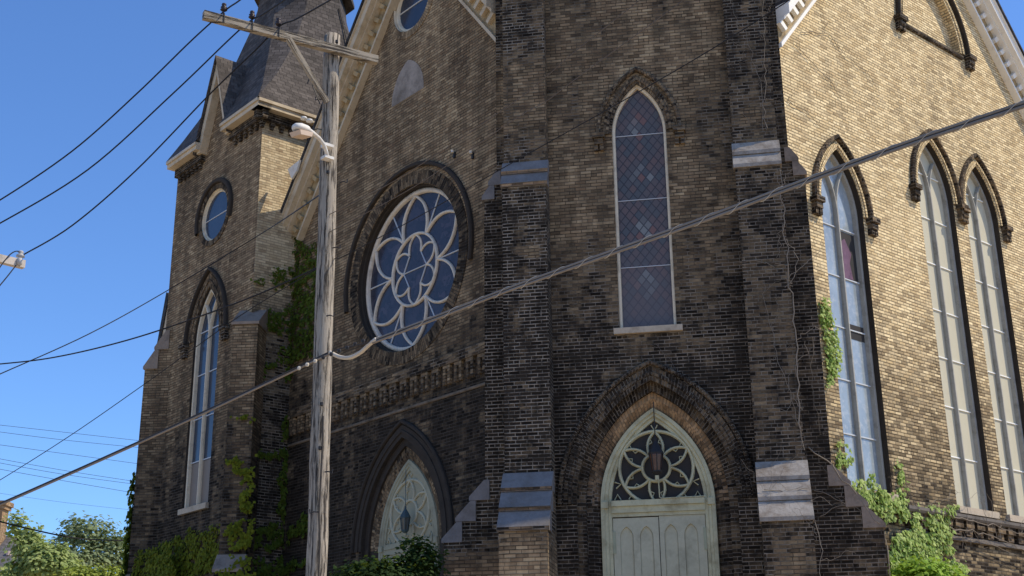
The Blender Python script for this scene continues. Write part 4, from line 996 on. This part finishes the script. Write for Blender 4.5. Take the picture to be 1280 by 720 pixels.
ivy([(LS, 0, lsp([(313, 566), (332, 562), (354, 560), (354, 574), (330, 574), (314, 572)]), 608, .6), (LS, 0, lsp([(352, 530), (361, 520), (363, 655), (350, 655)]), 608, .7),
     (LS, 0, lsp([(312, 652), (340, 652), (362, 648), (362, 686), (330, 682), (314, 676)]), D, .9), (LS, 0, lsp([(312, 690), (330, 700), (360, 694), (362, 740), (312, 740)]), D, .9),
     (L, 0, pp(L, 0, [(358, 662), (366, 650), (378, 640), (392, 636), (390, 668), (376, 660), (362, 674)]), 570, .9), (L, 0, pp(L, 0, [(352, 700), (366, 698), (396, 696), (394, 704), (372, 706), (356, 716)]), 570, .9)],
    M['ivy_deep'], 'ivy strands climbing the dark inner corner of the stair tower', .105, 5)
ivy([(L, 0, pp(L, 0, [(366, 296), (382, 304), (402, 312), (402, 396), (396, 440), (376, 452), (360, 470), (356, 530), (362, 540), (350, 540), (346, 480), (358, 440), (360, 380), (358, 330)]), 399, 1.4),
     (LS, 0, lsp([(320, 392), (344, 386), (362, 380), (362, 420), (350, 410), (324, 404)]), 456, 1.2), (LS, 0, lsp([(325, 458), (340, 440), (362, 420), (362, 470), (344, 452), (330, 470)]), 380, 1.2), (LS, 0, lsp([(312, 350), (336, 342), (364, 336), (364, 362), (330, 358)]), 304, 1.2)],
    M['ivy_deep'], 'high ivy patch beside the pole between stair tower and left gable', .105, 7)
FDs = Frame(FD2.P(0, 0, .42), n=FD2.n)
ivy([(FDs, .06, [(-.5, 0), (.5, 0), (.5, 8.6), (.1, 9.2), (-.5, 8.4)], 330, .8)], M['ivy_deep'], 'dark ivy fringe along the outer left edge of the stair tower', .17, 9)
ivy([(G, 0, pp(G, 0, [(1022, 378), (1034, 376), (1042, 410), (1050, 450), (1040, 476), (1034, 486), (1028, 430)]), 726, .8), (G, 0, pp(G, 0, [(1040, 556), (1058, 552), (1060, 574), (1044, 580)]), 572, 1.)],
    M['ivy_sun'], 'small sunlit ivy strip left of the sky blue lancet', .10, 11)
ivy([(G, .1, pp(G, .1, [(1064, 606), (1084, 606), (1110, 616), (1132, 622), (1136, 640), (1112, 652), (1090, 636), (1072, 624)]), 726, .9), (G, .0, pp(G, 0, [(1114, 566), (1122, 576), (1128, 600), (1128, 622), (1118, 618), (1120, 596)]), 726, .7), (G, 0, pp(G, 0, [(1082, 592), (1090, 592), (1090, 612), (1083, 612)]), 660, .5)],
    M['ivy_sun'], 'sunlit ivy cushion on the sill of the sky blue lancet', .11, 13)
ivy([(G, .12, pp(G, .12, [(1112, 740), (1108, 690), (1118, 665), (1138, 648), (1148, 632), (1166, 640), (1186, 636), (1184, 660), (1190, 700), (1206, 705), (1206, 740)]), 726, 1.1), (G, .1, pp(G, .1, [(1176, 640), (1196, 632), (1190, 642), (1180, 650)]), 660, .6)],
    M['ivy_sun'], 'broad sunlit ivy mass below the corbelled sill course', .115, 15)

# dead vines on the right of the tower
def vine(paths, m, label, seed, br=3, wander=.05):
    rng = random.Random(seed); b = MB()
    def walk(F, n, pts, r, depth):
        q = []
        for (u0_, z0_), (u1_, z1_) in zip(pts, pts[1:]):
            k = max(3, int(math.hypot(u1_-u0_, z1_-z0_)/.18))
            for i in range(k):
                t = i/k; q.append((u0_+(u1_-u0_)*t+rng.gauss(0, wander*.6), z0_+(z1_-z0_)*t+rng.gauss(0, wander*.6)))
        q.append(pts[-1]); b.tube([F.P(u, z, n+r*.8+rng.uniform(0, .02)) for u, z in q], r, 5, r*.55)
        if depth > 0:
            for _ in range(br*max(1, len(q)//8)):
                u, z = rng.choice(q); a = rng.uniform(0, 6.28); l = rng.uniform(.25, 1.1); e = [(u, z)]
                for s in range(3): a += rng.gauss(0, .5); e.append((e[-1][0]+math.cos(a)*l/3, e[-1][1]+math.sin(a)*l/3+.06))
                walk(F, n, e, r*.5, depth-1)
    for F, n, pts, r in paths: walk(F, n, pts, r, 1)
    return tag(b.build('dead_vine', m, None, False), label, 'vine')
vine([(T, .50, [T.hit(x, y, .5) for x, y in ((1000, 540), (997, 470), (991, 390), (985, 340), (978, 260), (975, 212))], 0.0158), (T, .50, [T.hit(x, y, .5) for x, y in ((1003, 560), (990, 500), (970, 440), (960, 400), (955, 350))], 0.0072),
      (T, .26, [T.hit(x, y, .25) for x, y in ((955, 165), (950, 100), (930, 40), (915, 5))], 0.0058), (T, .26, [T.hit(x, y, .25) for x, y in ((956, 160), (957, 80), (955, 0))], 0.0086)],
     M['vine'], 'grey leafless vine climbing the right tower buttress', 21)
vine([(FRs, 1.5, [(.25, 5.0), (.5, 4.2)], .02), (T, -.19, [T.hit(x, y, -.19) for x, y in ((1010, 560), (1040, 582), (1062, 608), (1080, 630), (1100, 655))], 0.0158), (T, -.19, [T.hit(x, y, -.19) for x, y in ((1018, 615), (1045, 625), (1062, 632))], 0.0086), (T, -.19, [T.hit(x, y, -.19) for x, y in ((1022, 645), (1050, 632), (1075, 628))], 0.0086),
      (T, -.19, [T.hit(x, y, -.19) for x, y in ((1015, 420), (1018, 480), (1025, 540))], 0.0058)],
     M['vine'], 'grey leafless stems over the stepped stones right of the tower', 23, 2)
vine([(T, 1.29, [T.hit(x, y, 1.29) for x, y in ((1022, 655), (1024, 690), (1028, 730))], 0.0086), (T, .95, [T.hit(x, y, .95) for x, y in ((955, 612), (985, 618), (1012, 610))], 0.0086), (T, 1.05, [T.hit(x, y, 1.05) for x, y in ((960, 632), (990, 634), (1016, 626))], 0.0072)],
     M['vine'], 'tangle of dead tendrils on the right buttress weathering stones', 25, 3)
vine([(G, .02, [G.hit(x, y, .02) for x, y in ((1000, 40), (1036, 42), (1056, 70), (1084, 92), (1100, 118))], 0.0072), (G, .02, [G.hit(x, y, .02) for x, y in ((992, 55), (1018, 82), (1040, 105), (1052, 125))], 0.0072), (G, .02, [G.hit(x, y, .02) for x, y in ((985, 128), (1006, 138), (1026, 158))], 0.0072)],
     M['vine_dk'], 'thin dark stems on the cream brick under the right gable eave', 27, 1)
vine([(G, .26, [G.hit(x, y, .26) for x, y in ((1186, 644), (1210, 652), (1240, 656), (1275, 668))], 0.0130), (G, .2, [G.hit(x, y, .2) for x, y in ((1186, 660), (1215, 664), (1240, 672), (1285, 690))], 0.0130), (G, .15, [G.hit(x, y, .15) for x, y in ((1185, 672), (1225, 676), (1280, 698))], 0.0094),
      (G, .02, [G.hit(x, y, .02) for x, y in ((1116, 632), (1150, 636), (1188, 622), (1200, 616))], 0.0072), (G, .02, [G.hit(x, y, .02) for x, y in ((1128, 600), (1140, 624), (1150, 640))], 0.0086)],
     M['vine'], 'grey leafless vine lying along the corbelled sill course', 29, 3)
vine([(T, .01, [T.hit(x, y, 0) for x, y in ((945, 620), (930, 570), (905, 545), (880, 520), (850, 470), (820, 430))], 0.0086), (T, .01, [T.hit(x, y, 0) for x, y in ((945, 500), (925, 506), (900, 505))], 0.0058)],
     M['vine_dk'], 'thin dark stem along the arch right of the main door', 31, 1)

# trees, shrub, hedge
def tree(base, h, blobs, m, label, name='tree', nleaf=6000, size=.3, seed=1, cat='tree', trunk=True, tr=.18, limbs=True):
    rng = random.Random(seed); root = empty(name, base); tag(root, label, cat)
    if trunk:
        b = MB(); top = base+Vector((0, 0, h*.62)); pts = [base.lerp(top, i/6)+Vector((rng.gauss(0, .05)*i*.3, rng.gauss(0, .05)*i*.3, 0)) for i in range(7)]
        b.tube(pts, tr, 9, tr*.45)
        for c, r in blobs:
            s = pts[rng.randint(2, 5)]; e = Vector(c); mid = s.lerp(e, .5)+Vector((rng.gauss(0, .2), rng.gauss(0, .2), -.2))
            b.tube([s, s.lerp(mid, .6), mid, mid.lerp(e, .6), e], tr*.4, 6, tr*.08)
        b.build('trunk', M['bark'], root, True)
    b = MB(); tot = sum(r[0]*r[1]*r[2] for _, r in blobs)
    for c, r in blobs:
        n = int(nleaf*(r[0]*r[1]*r[2])/tot); c = Vector(c); k = 0
        # leaf clumps on twigs
        clumps = []
        for _ in range(max(6, n//22)):
            while True:
                v = Vector((rng.uniform(-1, 1), rng.uniform(-1, 1), rng.uniform(-1, 1)))
                if .15 < v.length < 1: break
            v = v.normalized()*(v.length**.55)
            clumps.append(c+Vector((v.x*r[0], v.y*r[1], v.z*r[2])))
        for q in clumps:
            out = (q-c).normalized() if (q-c).length > .01 else Vector((0, 0, 1))
            for _ in range(22):
                p = q+Vector((rng.gauss(0, 1), rng.gauss(0, 1), rng.gauss(0, .7)))*size*1.15
                leaf_quad(b, p, (out+Vector((0, 0, .8))).normalized(), size, rng, .5)
    b.build('crown', m, root); return root
def bl(lst):
    out = []
    for x, y, Y, rx, rz in lst:
        p = at(x, y, Y); k = Y/FPX/math.cos(.15); out.append((tuple(p), (rx*k, rx*k*.8, rz*k)))
    return out
B1 = bl([(74, 692, 80, 22, 18), (106, 668, 80, 24, 16), (140, 690, 80, 24, 20), (100, 702, 79, 34, 14), (150, 672, 80, 14, 12), (84, 672, 81, 10, 9), (126, 656, 81, 14, 9), (160, 696, 80, 10, 14), (92, 654, 81, 8, 6)])
tree(Vector((at(115, 720, 58).x, 80, -.14)), 13., B1, M['leaf_b'], 'rounded feathery tree farther back beside the stair tower', 'tree', 6000, .26, 41)
B2 = bl([(30, 706, 64, 14, 12), (44, 678, 64, 8, 12), (21, 654, 64, 7, 13), (60, 704, 63, 22, 14), (8, 718, 63, 12, 8), (50, 692, 63, 12, 10), (82, 712, 63, 14, 8), (36, 664, 64, 6, 8), (28, 676, 64, 9, 12), (70, 690, 63, 10, 7)])
tree(Vector((at(40, 720, 64).x, 64, -.14)), 9., B2, M['leaf_a'], 'lanky bright green tree in front at the lower left corner', 'tree', 6500, .23, 43)
hb = bl([(x, 722, 60, 12, 8) for x in range(90, 176, 12)])
tree(Vector((at(130, 720, 60).x, 60, -.14)), 6., hb, M['leaf_y'], 'yellow-green hedge top at the bottom edge left of the stair tower', 'hedge', 3000, .2, 45, 'hedge')
sp_ = [(476, 726, 26.5, 36, 22), (444, 724, 26.8, 28, 16), (526, 702, 26.8, 20, 26), (514, 684, 26.9, 12, 12), (530, 720, 26.6, 18, 22), (462, 712, 26.8, 18, 12), (494, 710, 26.7, 20, 12)]
tree(Vector((at(505, 730, 26.8).x, 26.8, -.14)), 4.5, bl(sp_), M['leaf_dark'], 'dark leafy shrub growing in front of the left doorway', 'shrub', 7000, .105, 47, 'shrub', True, .06)
tree(Vector((at(1160, 760, 24.5).x, 27.6, -.14)), 3.6, bl([(1150, 722, 27.6, 34, 20), (1176, 724, 27.8, 26, 14), (1128, 724, 27.4, 14, 16)]), M['ivy_fresh'], 'fresh bright green bush under the ivy at the bottom right', 'bush', 1800, .13, 49, 'bush', True, .05)

# far house at the lower left
HY = 95.
hc = at(-10, 690, HY); hs = empty('house', Vector((hc.x-2, HY+4, -.14))); tag(hs, 'far house with grey shingle roof and tan brick chimney at lower left', 'house')
FH = Frame((hc.x, HY), 0.); zr = at(0, 660, HY).z; ze = at(0, 705, HY).z; xr = (at(22, 700, HY).x-hc.x)
b = MB(); b.box(FH, -9, xr-.4, -.14, ze, -8, -.3); b.build('house_wall', plain('cream_siding', (.5, .47, .4), .8, .15, 3.), hs)
b = MB(); b.poly([FH.P(-9.5, ze-.2, 0), FH.P(xr, ze-.2, 0), FH.P(xr, zr, -4), FH.P(-9.5, zr, -4)]); b.poly([FH.P(xr, ze-.2, -8.4), FH.P(-9.5, ze-.2, -8.4), FH.P(-9.5, zr, -4), FH.P(xr, zr, -4)]); b.poly([FH.P(xr, ze-.2, 0), FH.P(xr, ze-.2, -8.4), FH.P(xr, zr, -4)]); b.build('roof', M['roofgrey'], hs)
xc = at(3, 640, HY+2.4).x-hc.x; zc = at(3, 626, HY+2.4).z; w_ = .30
b = MB(); b.box(FH, xc-1.2, xc, ze, zc-.62, -3.6, -2.4); b.box(FH, xc-1.3, xc+.16, zc-.62+.003, zc-.35, -3.7, -2.3); b.box(FH, xc-1.38, xc+.28, zc-.347, zc+.0, -3.8, -2.2); b.build('chimney', M['br_tan'], hs)
b = MB(); b.tube([FH.P(at(2, 686, HY).x-hc.x, at(2, 686, HY).z-.3, -1.5), FH.P(at(2, 686, HY).x-hc.x, at(2, 686, HY).z, -1.5)], .2, 10); b.build('roof_vent', plain('pinkish_vent', (.6, .45, .38), .6), hs)

GROUPS = {'power line': 'overhead wires', 'ivy': 'ivy patches on the church', 'vine': 'dead vines on the brickwork', 'utility pole': 'utility poles', 'tree': 'trees at the lower left'}
for o in list(bpy.data.objects):
    if o.parent is None and o.get('category') in GROUPS: o['group'] = GROUPS[o['category']]
# ================================================================== LIGHT, SKY, CAMERA
AZ, EL = R_(-3.), R_(50.)
SKYTINT = (.68, .97, 1.37, 1)
sd_ = Vector((math.cos(AZ)*math.cos(EL), math.sin(AZ)*math.cos(EL), math.sin(EL)))
sl_ = bpy.data.lights.new('sun', 'SUN'); sl_.energy = 5.0; sl_.angle = R_(.53); sl_.color = (1., .87, .67)
so = bpy.data.objects.new('sun', sl_); COL.objects.link(so); so.location = (30, 0, 40); so.rotation_euler = sd_.to_track_quat('Z', 'Y').to_euler()
w = bpy.data.worlds.new('World'); sc.world = w; w.use_nodes = True; nt = w.node_tree; nt.nodes.clear()
o_ = nt.nodes.new('ShaderNodeOutputWorld'); bg = nt.nodes.new('ShaderNodeBackground'); sk = nt.nodes.new('ShaderNodeTexSky')
sk.sky_type = 'NISHITA'; sk.sun_disc = False; sk.sun_elevation = EL; sk.sun_rotation = math.pi/2-AZ; sk.altitude = 0; sk.air_density = 1.0; sk.dust_density = .35; sk.ozone_density = 2.2
bg.inputs[1].default_value = .15
mx = nt.nodes.new('ShaderNodeMix'); mx.data_type = 'RGBA'; mx.blend_type = 'MULTIPLY'; mx.inputs[0].default_value = 1.; mx.inputs[7].default_value = SKYTINT; nt.links.new(sk.outputs[0], mx.inputs[6]); nt.links.new(mx.outputs[2], bg.inputs[0]); nt.links.new(bg.outputs[0], o_.inputs[0])

cam = bpy.data.cameras.new('camera'); co = bpy.data.objects.new('camera', cam); COL.objects.link(co)
cam.sensor_width = 36; cam.sensor_fit = 'HORIZONTAL'; cam.lens = 36*FPX/1280; cam.clip_start = .1; cam.clip_end = 2000
mt = Matrix((XR, UP, -FW)).transposed().to_4x4(); mt.translation = CAM; co.matrix_world = mt
sc.camera = co
sc.view_settings.view_transform = 'Standard'; sc.view_settings.look = 'None'; sc.view_settings.exposure = 0; sc.view_settings.gamma = 1
sc.render.engine = 'CYCLES'
